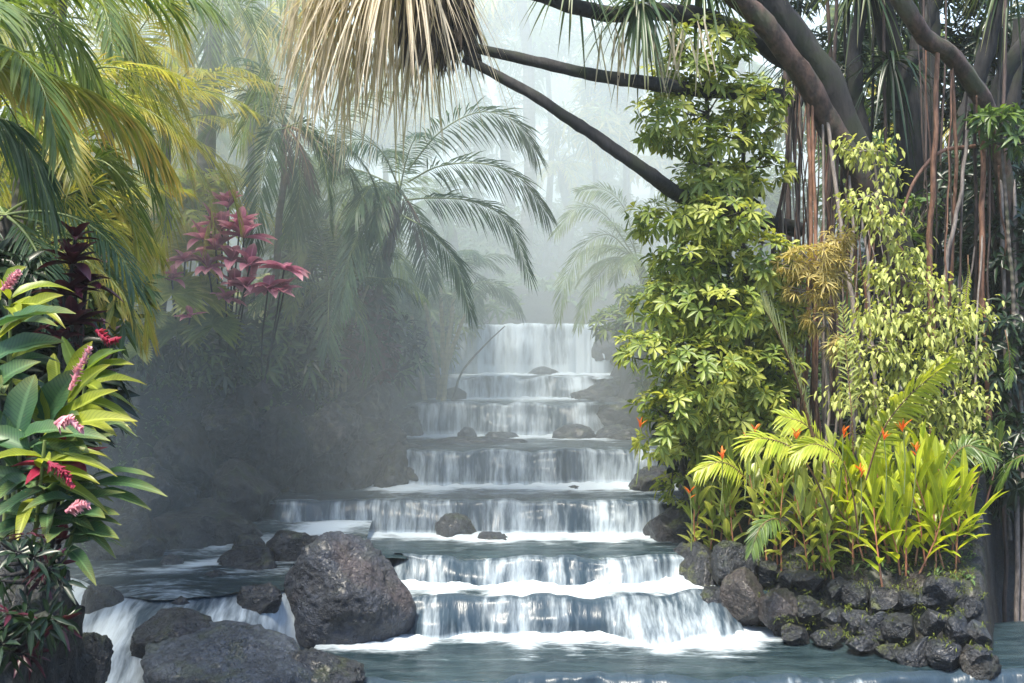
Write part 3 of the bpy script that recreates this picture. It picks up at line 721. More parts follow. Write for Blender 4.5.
def palm(label, foot, crown, nf, L, mat, trunk_r=.12, trunk_mat='trunk_grey', az=(0, 2 * math.pi), el=(-.2, 1.2), droop=(1.0, 1.9), ll=.45, n=40, w=.032, hang=.35,
         group=None, hero=(), stem='stem_green', dead=0, segs=3, cols=3, name='palm_tree', cat='palm', twist=.3):
    foot = at(*foot); foot[2] = land(foot[0], foot[1]) - .05; crown = np.asarray(crown, float)
    t = thing(name, label, cat, foot, group)
    mb = MB(); h = np.linalg.norm(crown - foot)
    pts = wob(spline([foot, foot + (crown - foot) * .5 + np.array([U(-.04, .04), U(-.04, .04), 0]) * h, crown], 16), .05)
    mb.tube(pts, trunk_r * np.linspace(1.15, .85, 16), 9, rough=.15); mb.build('trunk', M[trunk_mat], t)
    for j in range(nf):
        a = az[0] + (az[1] - az[0]) * ((j + U(.1, .9)) / nf); e = U(*el)
        r = arc(crown, a, e, L * U(.8, 1.1), U(*droop), 16)
        frond_part(t, r, mat, stem=stem, ll=ll * U(.85, 1.1), n=n, w=w, hang=hang, segs=segs, cols=cols, twist=U(-twist, twist))
    for r, kw in hero:
        k = dict(ll=ll, n=n, w=w, hang=hang, mat=mat, stem=stem, segs=segs, cols=cols, twist=U(.7, 1.15)); k.update(kw)
        frond_part(t, spline(ats(r), 20), **k)
    for j in range(dead):
        r = arc(crown, U(0, 6.28), U(-.9, -.3), L * .6, .7, 12)
        frond_part(t, r, 'dead_thatch', name='dead_frond', ll=ll * .6, n=20, w=w, hang=.9, stem='rachis_brown', segs=2, cols=2)
    return t

def cane_clump(label, foot, tops, r, nf, L, mat, group=None, ll=.4, n=34, w=.03, hero=(), **kw):
    """areca style palm: several ringed canes from one root, each with a few arching feathers"""
    foot = np.asarray(foot, float); t = thing('cane_palm', label, 'palm', foot, group)
    for j, tp in enumerate(tops):
        tp = np.asarray(tp, float); f0 = foot + np.array([U(-.3, .3), U(-.25, .25), -.1])
        mid = f0 + (tp - f0) * .5 + np.array([0, 0, .08 * np.linalg.norm(tp - f0)])
        mb = MB(); mb.tube(wob(spline([f0, mid, tp], 14), .03), r * np.linspace(1.1, .7, 14), 7); cn = mb.build('cane', M['stem_cane'], t)
        d = nrm(tp - mid); a0 = math.atan2(d[1], d[0])
        for q in range(nf):
            rr = arc(tp, U(0, 6.28), U(.2, 1.25), L * U(.8, 1.1), U(1.1, 2.0), 14)
            frond_part(cn, rr, mat, ll=ll * U(.85, 1.1), n=n, w=w, twist=U(-.3, .3), **kw)
    for rr, k in hero:
        k2 = dict(mat=mat, ll=ll, n=n, w=w, twist=U(.7, 1.15)); k2.update(k); frond_part(t, spline(ats(rr), 20), **k2)
    return t

def blob_points(lst, n, shell=.35):
    """n points in a set of ellipsoids (px, py, d, rx_px, ry_px, rd_m), more towards the skin; also the outward direction"""
    vol = np.array([b[3] * b[4] for b in lst], float); cnt = np.maximum(1, np.round(n * vol / vol.sum()).astype(int))
    P, O = [], []
    for (px, py, d, rx, ry, rd), c in zip(lst, cnt):
        o = nrm(R.normal(size=(c, 3))); rr = (shell + (1 - shell) * R.random(c)) ** .6
        s = np.array([rx * d / F, rd, ry * d / F])
        P.append(at(px, py, d) + o * rr[:, None] * s); O.append(nrm(o / s))
    return np.vstack(P), np.vstack(O)

def whorls(mb, P, O, nl, L, W, el=(.05, .55), prof='obov', droop=.3, segs=3, young=.38, lift=.35, fold=.22, mat0=0, mat1=1):
    """rosettes of leaves, one at each point, facing outward and up"""
    n = len(P); ax = nrm(O * .8 + UP * lift + R.normal(0, .22, (n, 3)))
    e1 = nrm(np.cross(ax, nrm(R.normal(size=(n, 3))))); e2 = np.cross(ax, e1)
    isy = R.random(n) < young
    for m, sel in ((mat0, ~isy), (mat1, isy)):
        ii = np.where(sel)[0]
        if not len(ii): continue
        idx = np.repeat(ii, nl); k = np.tile(np.arange(nl), len(ii))
        th = 2 * np.pi * (k / nl) + R.random(len(ii)).repeat(nl) * 6 + R.normal(0, .15, len(idx))
        e = U(el[0], el[1], len(idx)) * np.where(k % 2, 1, 1.5)
        D = (e1[idx] * np.cos(th)[:, None] + e2[idx] * np.sin(th)[:, None]) * np.cos(e)[:, None] + ax[idx] * np.sin(e)[:, None]
        tn = np.clip(R.random(n)[idx] * .6 + R.random(len(idx)) * .4, 0, 1)
        mb.leaves(P[idx] + D * .015, D, L * U(.75, 1.15, len(idx)), W * U(.8, 1.1, len(idx)), segs, droop, fold, prof, tn, up=ax[idx], mat=m)

def leafy_bush(name, label, cat, foot, blobs, n, nl, L, W, mats, trunks=(), group=None, whorl=True, stem='trunk_grey', crown='crown', **kw):
    t = thing(name, label, cat, foot, group)
    P, O = blob_points(blobs, n)
    mb = MB()
    if whorl: whorls(mb, P, O, nl, L, W, **kw)
    else:
        idx = np.repeat(np.arange(len(P)), nl); Q = P[idx] + R.normal(0, L * .9, (len(idx), 3))
        D = nrm(O[idx] * .6 + R.normal(0, .55, (len(idx), 3)) - UP * kw.get('hang', .4))
        mb.leaves(Q, D, L * U(.65, 1.2, len(idx)), W * U(.7, 1.1, len(idx)), kw.get('segs', 2), kw.get('droop', .3), kw.get('fold', .15), kw.get('prof', 'heart'), np.clip(R.random(len(P))[idx] * .6 + R.random(len(idx)) * .4, 0, 1), cols=kw.get('cols', 3),
                  mat=0)
    mb.build(crown, [M[m] for m in mats], t)
    # trunks with the twigs that run up to the clumps
    cur = [wob(spline(pts, 12), .04) for pts, r in trunks]
    tubes = [MB() for _ in trunks]
    for tb, c, (pts, r) in zip(tubes, cur, trunks): tb.tube(c, r * np.linspace(1.1, .55, 12), 7, rough=.1)
    B = np.vstack([c[4:] for c in cur]); own = np.repeat(np.arange(len(cur)), 8)
    for p in P[::max(1, len(P) // 70)]:
        q = int(np.argmin(((B - p) ** 2).sum(1) + .6 * np.maximum(0, B[:, 2] - p[2]) ** 2)); b = B[q]
        m = (b + p) / 2 + np.array([0, 0, -.06 * np.linalg.norm(p - b)])
        tubes[own[q]].tube(spline([b, m, p], 6), .016 * np.linspace(1.2, .35, 6), 5)
    for tb in tubes: tb.build('trunk', M[stem], t)
    return t

DOFF = 1.9
# ---- broad tree on the bush side, leaves in whorls, in storeys
_w = lambda L: [(x + (x - 708) * .12 + U(-10, 10), y + U(-9, 9), d + U(-.25, .25), rx * U(1., 1.2), ry * U(.95, 1.25), rd) for x, y, d, rx, ry, rd in L]
blobs = [(702, 40, 15.6, 44, 24, .6), (690, 78, 15.6, 48, 30, .7), (738, 100, 15.7, 44, 22, .6), (680, 120, 15.5, 38, 26, .6), (735, 128, 15.8, 44, 18, .6), (700, 138, 15.4, 46, 12, .5),
         (700, 188, 15.6, 48, 22, .6), (752, 175, 15.8, 28, 26, .5), (668, 212, 15.4, 40, 20, .6), (725, 222, 15.5, 48, 24, .7), (690, 262, 15.6, 42, 22, .7), (750, 262, 15.6, 38, 30, .7),
         (668, 305, 15.4, 40, 28, .8), (722, 310, 15.3, 52, 34, .8), (765, 320, 15.8, 34, 34, .7), (655, 352, 15.4, 32, 24, .7), (700, 362, 15.2, 52, 34, .9), (752, 372, 15.5, 40, 34, .8),
         (668, 405, 15.3, 36, 26, .8), (718, 415, 15.2, 48, 32, .8), (760, 425, 15.5, 32, 26, .7), (676, 446, 15.4, 34, 22, .7), (715, 458, 15.4, 38, 22, .7), (695, 490, 15.9, 26, 16, .5)]
blobs = _w(blobs)
leafy_bush('whorled_tree', 'glossy yellow-green tree with leaves in whorls, in storeys over the stream bank', 'tree', at(705, 500, 16.2), blobs, 1500, 7, .18, .06, ['bush_leaf', 'bush_young'],
           trunks=[([at(715, 505, 16.0), at(708, 400, 15.9), at(712, 250, 15.9), at(706, 60, 15.8)], .055), ([at(735, 505, 16.2), at(748, 380, 16.1), at(742, 220, 16.0), at(745, 110, 16.0)], .045),
                   ([at(690, 500, 16.0), at(672, 420, 15.8), at(670, 320, 15.7)], .035)], segs=4, stem='trunk_grey')
# darker shrub stands in for its shaded inner leaves, shade put into leaf colour
leafy_bush('dark_shrub', 'deep green shrub standing in for the shaded inner leaves of the whorled tree', 'shrub', at(730, 500, 17.4), [(700, 300, 17.0, 60, 80, .6), (740, 400, 17.0, 60, 70, .6), (690, 420, 17.0, 40, 60, .5), (720, 200, 17.2, 40, 60, .4)], 420, 6, .26, .09,
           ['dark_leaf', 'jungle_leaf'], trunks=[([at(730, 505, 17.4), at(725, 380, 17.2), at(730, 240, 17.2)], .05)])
leafy_bush('misty_shrub', 'pale misty shrub leaning from behind the whorled tree to the tall rock', 'shrub', at(660, 430, 21), [(640, 330, 20.5, 26, 26, .7), (610, 322, 21, 22, 16, .6), (655, 370, 20.5, 22, 30, .6), (632, 295, 21, 18, 16, .5)], 170, 8, .22, .06,
           ['jungle_leaf', 'bush_leaf'], trunks=[([at(665, 440, 21), at(655, 380, 20.8), at(635, 310, 20.6)], .04)], prof='lance')

# ---- screw pines with stilt roots on the bush side
def limb(t, pts, r0, r1, mat, name='branch', n=44, k=14, rough=.2, w=.05):
    mb = MB(); c = wob(spline(ats(pts), n), w, .5); kn = np.array([1 + .16 * max(0, nz(i * .55, r0 * 90)) + .05 * nz(i * 2.1, 3) for i in range(n)]); mb.tube(c, np.linspace(r0, r1, n) * kn, k, rough=rough); return mb.build(name, M[mat], t)
def strap_head(t, c, n, L, W, mat='pandanus_leaf', el=(-.6, 1.3), droop=(.5, 1.2), name='leaf_rosette', az=(0, 6.28), segs=6):
    mb = MB(); a = U(az[0], az[1], n); e = U(el[0], el[1], n)
    D = np.stack([np.cos(a) * np.cos(e), np.sin(a) * np.cos(e), np.sin(e)], 1)
    mb.leaves(np.asarray(c) + D * .06, D, L * U(.6, 1.1, n), W * U(.8, 1.15, n), segs, U(droop[0], droop[1], n), .25, 'strap', up=UP)
    return mb.build(name, M[mat], t)
def prop(t, x0, y0, x1, y1, d0, d1, r, mat):
    a, b = at(x0, y0, d0), at(x1, y1, d1)
    g = land(b[0], b[1]) - .1
    b[2] = min(b[2], g) if y1 > 420 else b[2]
    n = 12; mb = MB()
    n = 18; c = wob(spline([a, a + (b - a) * .35 + np.array([U(-.09, .09), 0, 0]), a + (b - a) * .7 + np.array([U(-.09, .09), 0, 0]), b], n), .05, .9)
    mb.tube(c, r * np.linspace(.8, 1.1, n), 7, rough=.1); mb.build('prop_root', M[mat], t)

pine = thing('screw_pine', 'huge screw pine whose long limbs reach a head of dead tan straps', 'tree', at(905, 520, 17.5))
limb(pine, [(925, 520, 17.6), (918, 400, 17.5), (905, 290, 17.3), (862, 170, 17.0), (822, 80, 16.8), (775, 10, 16.5), (730, -60, 16.2)], .34, .20, 'trunk_black', 'trunk', rough=.18)
limb(pine, [(915, 330, 17.0), (880, 240, 16.6), (850, 160, 16.2), (808, 85, 15.8), (760, 20, 15.4), (725, -12, 15.2), (690, -40, 15.1)], .19, .13, 'limb_red')
limb(pine, [(800, 100, 16.6), (745, 92, 16.2), (700, 90, 15.6), (655, 84, 14.8), (600, 76, 14.9), (545, 64, 15.0), (476, 48, 15.1)], .12, .065, 'trunk_black', w=.02)
limb(pine, [(800, 230, 16.9), (740, 216, 16.4), (690, 200, 15.8), (655, 178, 15.0), (615, 150, 14.9), (575, 122, 14.9), (520, 88, 15), (464, 58, 15.1)], .12, .062, 'trunk_black', w=.03)
limb(pine, [(790, 60, 16.4), (730, 28, 15.8), (670, 12, 15.2), (610, 14, 14.8), (560, 2, 14.4), (500, -20, 14.2)], .15, .08, 'trunk_black')
limb(pine, [(476, 60, 15.1), (462, 30, 15.1), (440, -5, 15.1), (425, -60, 15.1)], .09, .12, 'trunk_black')
# head of the long limbs: dead straps and dark thatch
hd = at(400, -34, 15.0)
mb = MB(); n = 400
a = U(0, 6.28, n); rr = U(.05, .62, n); P = hd + np.stack([np.cos(a) * rr - .12, np.sin(a) * rr * .7, U(-.25, .28, n)], 1)
D = np.stack([np.cos(a) * U(.5, 1.2, n) - .35, np.sin(a) * .6, U(-.4, .9, n)], 1)
mb.leaves(P, D, U(1.1, 2.4, n), U(.022, .048, n), 9, U(.9, 1.9, n), .3, 'strap', up=UP)
n = 190; P = hd + np.stack([U(-1.35, .6, n), U(-.4, .4, n), U(-.75, .25, n)], 1)
mb.leaves(P, np.stack([U(-.25, .12, n), U(-.2, .2, n), -np.ones(n)], 1), U(1.1, 2.3, n), U(.018, .04, n), 8, U(-.12, .1, n), .3, 'strap', up=np.array([0, -1., .1]), wave=.5)
mb.build('dead_leaf_skirt', M['dead_strap'], pine)
mb = MB(); n = 420; P = at(440, 5, 15.2) + np.stack([U(-.5, .42, n), U(-.3, .35, n), U(-.3, .55, n)], 1)
mb.leaves(P, np.stack([U(-.3, .3, n), U(-.3, .3, n), -np.ones(n)], 1), U(.4, .85, n), U(.03, .06, n), 5, .0, .3, 'strap', up=np.array([0, -1., .1]), wave=.4)
mb.build('thatch', M['dead_thatch'], pine)
strap_head(pine, at(405, -70, 15), 70, 1.6, .055, el=(-.2, 1.4))
strap_head(pine, at(640, 2, 14.6), 85, .95, .05, el=(-1.1, .9), droop=(.5, 1.3))
strap_head(pine, at(700, -30, 15.2), 70, 1.0, .05, el=(-.9, 1.), droop=(.5, 1.3))
strap_head(pine, at(575, -30, 14.4), 50, .9, .045, el=(-.9, .9), droop=(.5, 1.3))
mb = MB(); n = 24; P = at(650, 30, 14.6) + np.stack([U(-.7, .7, n), U(-.2, .2, n), U(-.1, .2, n)], 1)
mb.leaves(P, np.stack([U(-.3, .3, n), U(-.3, .3, n), -np.ones(n)], 1), U(.5, 1.0, n), U(.02, .03, n), 6, 0., .3, 'strap', up=np.array([0, -1., .1])); mb.build('dead_strap_leaf', M['dead_strap'], pine)
# stilt roots
for (x0, y0, x1, y1, d0, d1, r, m) in [
    (808, 85, 800, 440, 15.8, 16.2, .035, 'root_red'), (812, 92, 822, 430, 15.8, 16.0, .03, 'root_red'), (822, 110, 826, 430, 15.9, 16.2, .022, 'root_pale'), (826, 112, 868, 420, 15.9, 15.7, .035, 'root_pale'),
    (790, 70, 792, 430, 15.9, 16.6, .028, 'root_dark'), (838, 140, 842, 440, 16.1, 16.4, .03, 'root_dark'), (846, 150, 905, 255, 16.1, 16.4, .03, 'root_red'), (850, 170, 858, 430, 16.2, 16.1, .026, 'root_pale'),
    (780, 210, 776, 470, 16.6, 16.9, .03, 'root_dark'), (768, 215, 760, 330, 16.6, 16.6, .024, 'root_pale'), (862, 190, 885, 430, 16.4, 16.2, .028, 'root_pale'), (870, 205, 872, 450, 16.4, 16.5, .024, 'root_red'),
    (815, 100, 808, 450, 16.5, 16.8, .04, 'root_dark'), (800, 95, 784, 440, 16.3, 16.9, .03, 'root_pale'), (878, 215, 848, 430, 16.6, 16.3, .026, 'root_dark'), (830, 120, 815, 450, 16.1, 15.9, .024, 'root_red'),
    (885, 230, 892, 470, 16.7, 16.5, .03, 'root_dark'), (840, 145, 834, 460, 16.4, 16.9, .035, 'root_dark'), (856, 180, 864, 470, 16.5, 17.0, .03, 'root_red'), (795, 75, 770, 300, 16.6, 17.0, .03, 'root_dark')]:
    prop(pine, x0, y0, x1, y1, d0, d1, r, m)
for j in range(34):
    x = U(772, 892); y0 = np.interp(x, [772, 800, 850, 892], [40, 92, 165, 235]); x1 = x + U(-34, 40)
    prop(pine, x, y0, x1, U(300, 470), U(15.8, 16.8), U(15.6, 17.2), U(.007, .017), ['root_dark', 'root_red', 'root_pale', 'root_dark', 'root_red'][j % 5])
strap_head(pine, at(735, -75, 16.2), 60, 1.1, .055)

grove = thing('screw_pine', 'dark many-trunked screw pine standing behind the bunch of stilt roots', 'tree', at(915, 540, 19))
for pts, r in [([(910, 540, 19), (905, 400, 19), (912, 250, 19), (905, 100, 18.8), (880, 10, 18.6), (850, -70, 18.4)], .26), ([(930, 540, 19.3), (935, 380, 19.3), (928, 200, 19.3), (930, 60, 19.4), (925, -60, 19.4)], .24),
               ([(900, 300, 18.8), (870, 180, 18.6), (855, 80, 18.5), (862, -20, 18.4)], .16), ([(925, 260, 19), (958, 140, 18.7), (990, 40, 18.5), (1010, -40, 18.4)], .17), ([(920, 330, 19), (890, 200, 19), (830, 90, 19), (790, 20, 19), (740, -30, 19)], .16),
               ([(960, 520, 19.8), (965, 350, 19.8), (975, 200, 19.6), (1000, 90, 19.4), (1050, 0, 19.4)], .2), ([(1000, 540, 20), (1010, 350, 20), (1005, 180, 20), (1020, 20, 20)], .22), ([(895, 110, 18.7), (915, 50, 18.6), (935, 0, 18.6), (950, -50, 18.5)], .13),
               ([(868, 520, 18.6), (872, 380, 18.6), (880, 250, 18.6), (905, 140, 18.7)], .12)]:
    limb(grove, pts, r, r * .6, 'trunk_black', 'trunk', rough=.2)
for c, n in [((850, -60, 18.4), 60), ((740, -40, 19), 60), ((930, -70, 19.3), 70), ((862, -25, 18.4), 60), ((1012, -40, 18.4), 60), ((800, 60, 18.9), 45), ((890, 60, 18.2), 40), ((975, 120, 18.6), 60), ((1000, 200, 18.8), 60)]:
    strap_head(grove, at(*c), n, 1.25, .055, 'dark_leaf' if c[1] > 0 else 'pandanus_leaf', el=(-1.2, .9))
for j in range(13):
    x = U(770, 1020); prop(grove, x, -60, x + U(-30, 30), 520, U(17.6, 19.4), U(17.6, 19.4), U(.02, .05), ['root_dark', 'trunk_black', 'trunk_black', 'root_dark'][j % 4])

far_limb = thing('screw_pine', 'screw pine with a bent reddish limb at the top, hung with straight red stilt roots', 'tree', at(1010, 560, 16))
limb(far_limb, [(1030, 560, 16.6), (1020, 400, 16.4), (1010, 250, 16.2), (1000, 150, 16.0), (984, 104, 15.8), (955, 60, 15.4), (925, 35, 15.1), (900, 2, 14.9), (885, -50, 14.8)], .13, .12, 'limb_red', 'trunk')
for (x0, y0, x1, y1, d0, d1, r, m) in [(937, 52, 934, 340, 15.2, 15.8, .042, 'root_red'), (952, 70, 950, 360, 15.4, 16.2, .03, 'root_red'), (984, 110, 990, 420, 15.8, 15.9, .045, 'root_red'), (968, 130, 945, 320, 15.7, 15.7, .032, 'root_pale'),
                                       (1000, 160, 1018, 470, 16, 15.6, .035, 'root_pale'), (1008, 200, 1005, 480, 16, 16.3, .03, 'root_dark'), (975, 105, 978, 470, 15.8, 16.8, .03, 'root_dark'), (990, 130, 1000, 470, 16, 17, .035, 'root_dark'), (1012, 180, 1022, 460, 16, 15.4, .03, 'root_pale')]:
    prop(far_limb, x0, y0, x1, y1, d0, d1, r, m)
for j in range(18):
    x = U(915, 1020); y0 = np.interp(x, [915, 940, 984, 1020], [22, 55, 105, 260])
    prop(far_limb, x, y0, x + U(-22, 26), U(280, 470), U(15.3, 16.4), U(15.4, 17), U(.007, .018), ['root_dark', 'root_dark', 'root_red', 'root_pale'][j % 4])
mb = MB(); mb.tube(spline(ats([(975, 146, 15.8), (940, 152, 15.7), (915, 180, 15.6), (902, 215, 15.6)]), 12), np.linspace(.03, .022, 12), 7); mb.build('prop_root', M['root_red'], far_limb)
strap_head(far_limb, at(885, -60, 14.8), 60, 1.1, .055)

# ---- shrubs in front of the stilt roots
pb = [(868, 148, 14.6, 26, 14, .25), (846, 150, 14.6, 18, 8, .2), (888, 175, 14.6, 14, 14, .2), (862, 205, 14.5, 30, 14, .3), (884, 222, 14.5, 26, 16, .3), (905, 250, 14.5, 20, 18, .3), (895, 275, 14.4, 36, 18, .35), (930, 290, 14.4, 30, 14, .3),
      (880, 312, 14.3, 38, 20, .4), (930, 325, 14.3, 44, 20, .4), (968, 315, 14.4, 26, 14, .3), (870, 350, 14.2, 36, 20, .4), (915, 365, 14.2, 44, 22, .4), (965, 355, 14.3, 34, 18, .35), (860, 395, 14.2, 34, 22, .4), (905, 410, 14.2, 44, 26, .4), (955, 405, 14.2, 40, 26, .4),
      (975, 440, 14.3, 26, 20, .3), (930, 445, 14.2, 40, 20, .35), (875, 440, 14.2, 30, 20, .3)]
leafy_bush('pale_shrub', 'creamy pale-leaved shrub climbing in front of the red stilt roots', 'shrub', at(900, 520, 14.7), pb, 470, 11, .09, .058, ['pale_leaf'], whorl=False, hang=.7, droop=.4,
           trunks=[([at(900, 530, 14.7), at(905, 420, 14.6), at(895, 300, 14.7), at(872, 150, 14.8)], .028), ([at(915, 530, 14.7), at(945, 430, 14.6), at(965, 330, 14.6)], .024), ([at(885, 520, 14.7), at(868, 420, 14.6), at(862, 330, 14.6)], .02)], stem='root_pale')
gb = [(815, 255, 15.0, 34, 14, .3), (790, 262, 15.0, 18, 8, .2), (840, 235, 15.0, 14, 12, .2), (812, 285, 15.0, 30, 16, .3), (822, 318, 15.0, 18, 14, .25), (838, 345, 15.0, 14, 12, .2), (832, 270, 15.0, 22, 18, .3)]
leafy_bush('golden_dracaena', 'golden-yellow dracaena with narrow star tufts among the stilt roots', 'shrub', at(825, 470, 15.3), gb, 150, 12, .18, .026, ['golden_leaf', 'golden_leaf'], prof='lance', segs=3, droop=.4,
           trunks=[([at(825, 480, 15.3), at(828, 380, 15.2), at(822, 270, 15.2)], .022), ([at(832, 480, 15.3), at(840, 350, 15.2), at(838, 240, 15.2)], .018)], stem='root_pale')
for lab, foot, bl, n_, mt in [
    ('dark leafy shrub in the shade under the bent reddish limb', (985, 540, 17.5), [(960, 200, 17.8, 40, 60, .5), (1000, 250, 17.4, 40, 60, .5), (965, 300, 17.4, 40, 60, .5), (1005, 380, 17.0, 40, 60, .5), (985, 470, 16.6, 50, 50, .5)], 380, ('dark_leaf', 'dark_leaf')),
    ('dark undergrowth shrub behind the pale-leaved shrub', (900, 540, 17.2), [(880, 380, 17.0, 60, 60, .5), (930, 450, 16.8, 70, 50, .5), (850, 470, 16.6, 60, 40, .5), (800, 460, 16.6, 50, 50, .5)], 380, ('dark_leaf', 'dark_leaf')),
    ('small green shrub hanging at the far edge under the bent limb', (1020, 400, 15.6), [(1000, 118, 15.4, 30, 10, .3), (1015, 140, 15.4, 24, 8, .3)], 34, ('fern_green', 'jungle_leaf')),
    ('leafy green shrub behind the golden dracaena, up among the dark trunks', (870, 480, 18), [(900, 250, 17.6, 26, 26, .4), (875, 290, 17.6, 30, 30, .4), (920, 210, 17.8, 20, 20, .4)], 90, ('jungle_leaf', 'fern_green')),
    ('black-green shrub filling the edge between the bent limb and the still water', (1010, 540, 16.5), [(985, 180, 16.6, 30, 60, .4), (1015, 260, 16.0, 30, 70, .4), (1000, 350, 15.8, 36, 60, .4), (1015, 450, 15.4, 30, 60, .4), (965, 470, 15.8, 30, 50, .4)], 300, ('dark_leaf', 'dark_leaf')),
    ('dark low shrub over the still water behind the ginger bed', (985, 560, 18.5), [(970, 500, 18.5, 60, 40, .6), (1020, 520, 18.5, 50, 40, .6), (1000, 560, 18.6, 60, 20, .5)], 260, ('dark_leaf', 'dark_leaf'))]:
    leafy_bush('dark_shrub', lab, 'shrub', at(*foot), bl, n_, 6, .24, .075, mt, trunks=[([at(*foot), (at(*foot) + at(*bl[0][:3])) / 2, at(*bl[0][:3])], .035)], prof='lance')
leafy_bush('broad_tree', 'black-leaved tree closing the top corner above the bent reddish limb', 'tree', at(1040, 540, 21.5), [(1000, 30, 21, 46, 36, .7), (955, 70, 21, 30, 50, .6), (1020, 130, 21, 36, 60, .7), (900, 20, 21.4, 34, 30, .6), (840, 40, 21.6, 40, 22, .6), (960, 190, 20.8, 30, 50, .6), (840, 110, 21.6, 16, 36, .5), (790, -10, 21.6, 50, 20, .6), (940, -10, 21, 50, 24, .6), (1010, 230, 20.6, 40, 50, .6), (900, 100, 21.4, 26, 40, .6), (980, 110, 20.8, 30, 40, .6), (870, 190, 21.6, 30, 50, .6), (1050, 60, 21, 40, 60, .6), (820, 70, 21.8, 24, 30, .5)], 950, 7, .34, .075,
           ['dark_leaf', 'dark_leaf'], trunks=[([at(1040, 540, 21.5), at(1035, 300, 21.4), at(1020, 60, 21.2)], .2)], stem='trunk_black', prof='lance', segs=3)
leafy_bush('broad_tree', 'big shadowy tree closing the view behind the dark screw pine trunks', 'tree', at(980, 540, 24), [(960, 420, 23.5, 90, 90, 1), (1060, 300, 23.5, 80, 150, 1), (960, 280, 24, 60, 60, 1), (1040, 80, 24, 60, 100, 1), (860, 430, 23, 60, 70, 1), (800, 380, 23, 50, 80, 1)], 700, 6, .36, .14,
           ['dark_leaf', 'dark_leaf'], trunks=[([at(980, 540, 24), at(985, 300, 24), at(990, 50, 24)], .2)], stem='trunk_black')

DOFF = 1.3
# ---- single feathers: cycad, upright fern, bright fern, arching ferns
def one_frond_plant(name, label, cat, pts, mat, group=None, stem='rachis_brown', **kw):
    p = ats(pts); t = thing(name, label, cat, p[0], group); frond_part(t, spline(p, 22), mat, stem=stem, **kw); return t
one_frond_plant('cycad', 'stiff comb-like cycad leaf on a brown midrib in front of the whorled tree', 'cycad', [(816, 450, 13.6), (806, 410, 13.5), (792, 366, 13.3), (776, 330, 13.1), (764, 308, 13.0)], 'cycad_leaf', ll=.46, n=26, w=.04, hang=-.2, ang=62, start=.15, rad=.02, droop=-.1, vee=.1, taper=.2, twist=.9)
one_frond_plant('fern', 'tall upright pale fern leaf standing beside the pale-leaved shrub', 'fern', [(854, 470, 14.1), (852, 420, 14.0), (847, 360, 14.0), (842, 305, 14.0)], 'pale_leaf', ll=.2, n=30, w=.03, hang=.05, ang=60, rad=.01, droop=.3, vee=0, twist=1.2)
one_frond_plant('fern', 'brightest yellow fern leaf leaning up over the ginger bed', 'fern', [(866, 480, 13.6), (882, 432, 13.4), (910, 395, 13.3), (950, 362, 13.3)], 'fern_bright', ll=.36, n=34, w=.06, hang=.1, ang=55, rad=.012, droop=.35, vee=.05, twist=1.0, segs=4)
one_frond_plant('fern', 'fern leaf arching on a dark stem over the paler gingers', 'fern', [(832, 520, 13.8), (815, 478, 13.7), (792, 448, 13.6), (762, 438, 13.5), (748, 444, 13.5)], 'fern_bright', ll=.34, n=34, w=.05, hang=.3, start=.38, ang=60, rad=.012, twist=.6)
one_frond_plant('fern', 'fern leaf arching on a dark stem between the two ginger clumps', 'fern', [(858, 530, 13.7), (852, 490, 13.6), (840, 458, 13.5), (815, 444, 13.4), (796, 452, 13.4)], 'fern_bright', ll=.34, n=34, w=.05, hang=.3, start=.34, ang=60, rad=.012, twist=.6)
one_frond_plant('fern', 'lacy fern leaf at the far edge of the picture above the still water', 'fern', [(1050, 470, 14.6), (1030, 455, 14.5), (1012, 462, 14.5), (1000, 485, 14.5)], 'fern_green', ll=.26, n=26, w=.04, hang=.3, ang=60, rad=.01)
one_frond_plant('hanging_fern', 'sword fern hanging from the dark trunks behind the red stilt root', 'fern', [(968, 255, 15.6), (968, 275, 15.5), (966, 300, 15.5), (964, 325, 15.5)], 'fern_bright', ll=.07, n=30, w=.02, hang=0, ang=75, rad=.006, twist=1.2)
one_frond_plant('hanging_fern', 'broad fern hanging below the sword fern in the dark', 'fern', [(1005, 330, 15.6), (1008, 345, 15.5), (1010, 365, 15.5), (1008, 385, 15.5)], 'fern_green', ll=.12, n=20, w=.03, hang=0, ang=60, rad=.006, twist=1.2)

DOFF = 0.
# ---- gingers on the bank, each shoot by itself
def ginger(label, foot, top, nl, L, W, mat, group, stem='stem_red', lean=.0, name='ginger', spread=.75, bare=.3):
    foot = np.asarray(foot, float); top = np.asarray(top, float)
    t = thing(name, label, 'ginger', foot, group)
    bow = np.array([U(-.06, .06), U(-.05, .05), 0])
    c = spline([foot, foot + (top - foot) * .5 + bow, top], 12)
    mb = MB(); mb.tube(c, np.linspace(.014, .006, 12), 6); mb.build('stem', M[stem], t)
    mb = MB(); s = np.linspace(bare, 1., nl); P = np.stack([np.interp(s, np.linspace(0, 1, 12), c[:, k]) for k in range(3)], 1)
    az = U(0, 6.28) + np.arange(nl) * np.pi + R.normal(0, .5, nl)
    el = np.radians(np.interp(s, [bare, 1], [38, 80])) + R.normal(0, .15, nl)
    D = np.stack([np.cos(az) * np.cos(el), np.sin(az) * np.cos(el), np.sin(el)], 1)
    ln = L * np.interp(s, [bare, .5, .85, 1], [.55, .9, 1.05, .8]) * U(.85, 1.15, nl)
    mb.leaves(P, D, ln, W * U(.85, 1.15, nl), 7, U(.15, .6, nl) * spread, .25, 'lance', up=UP, wave=.05)
    mb.build('foliage', M[mat], t)
    return t
k = 0
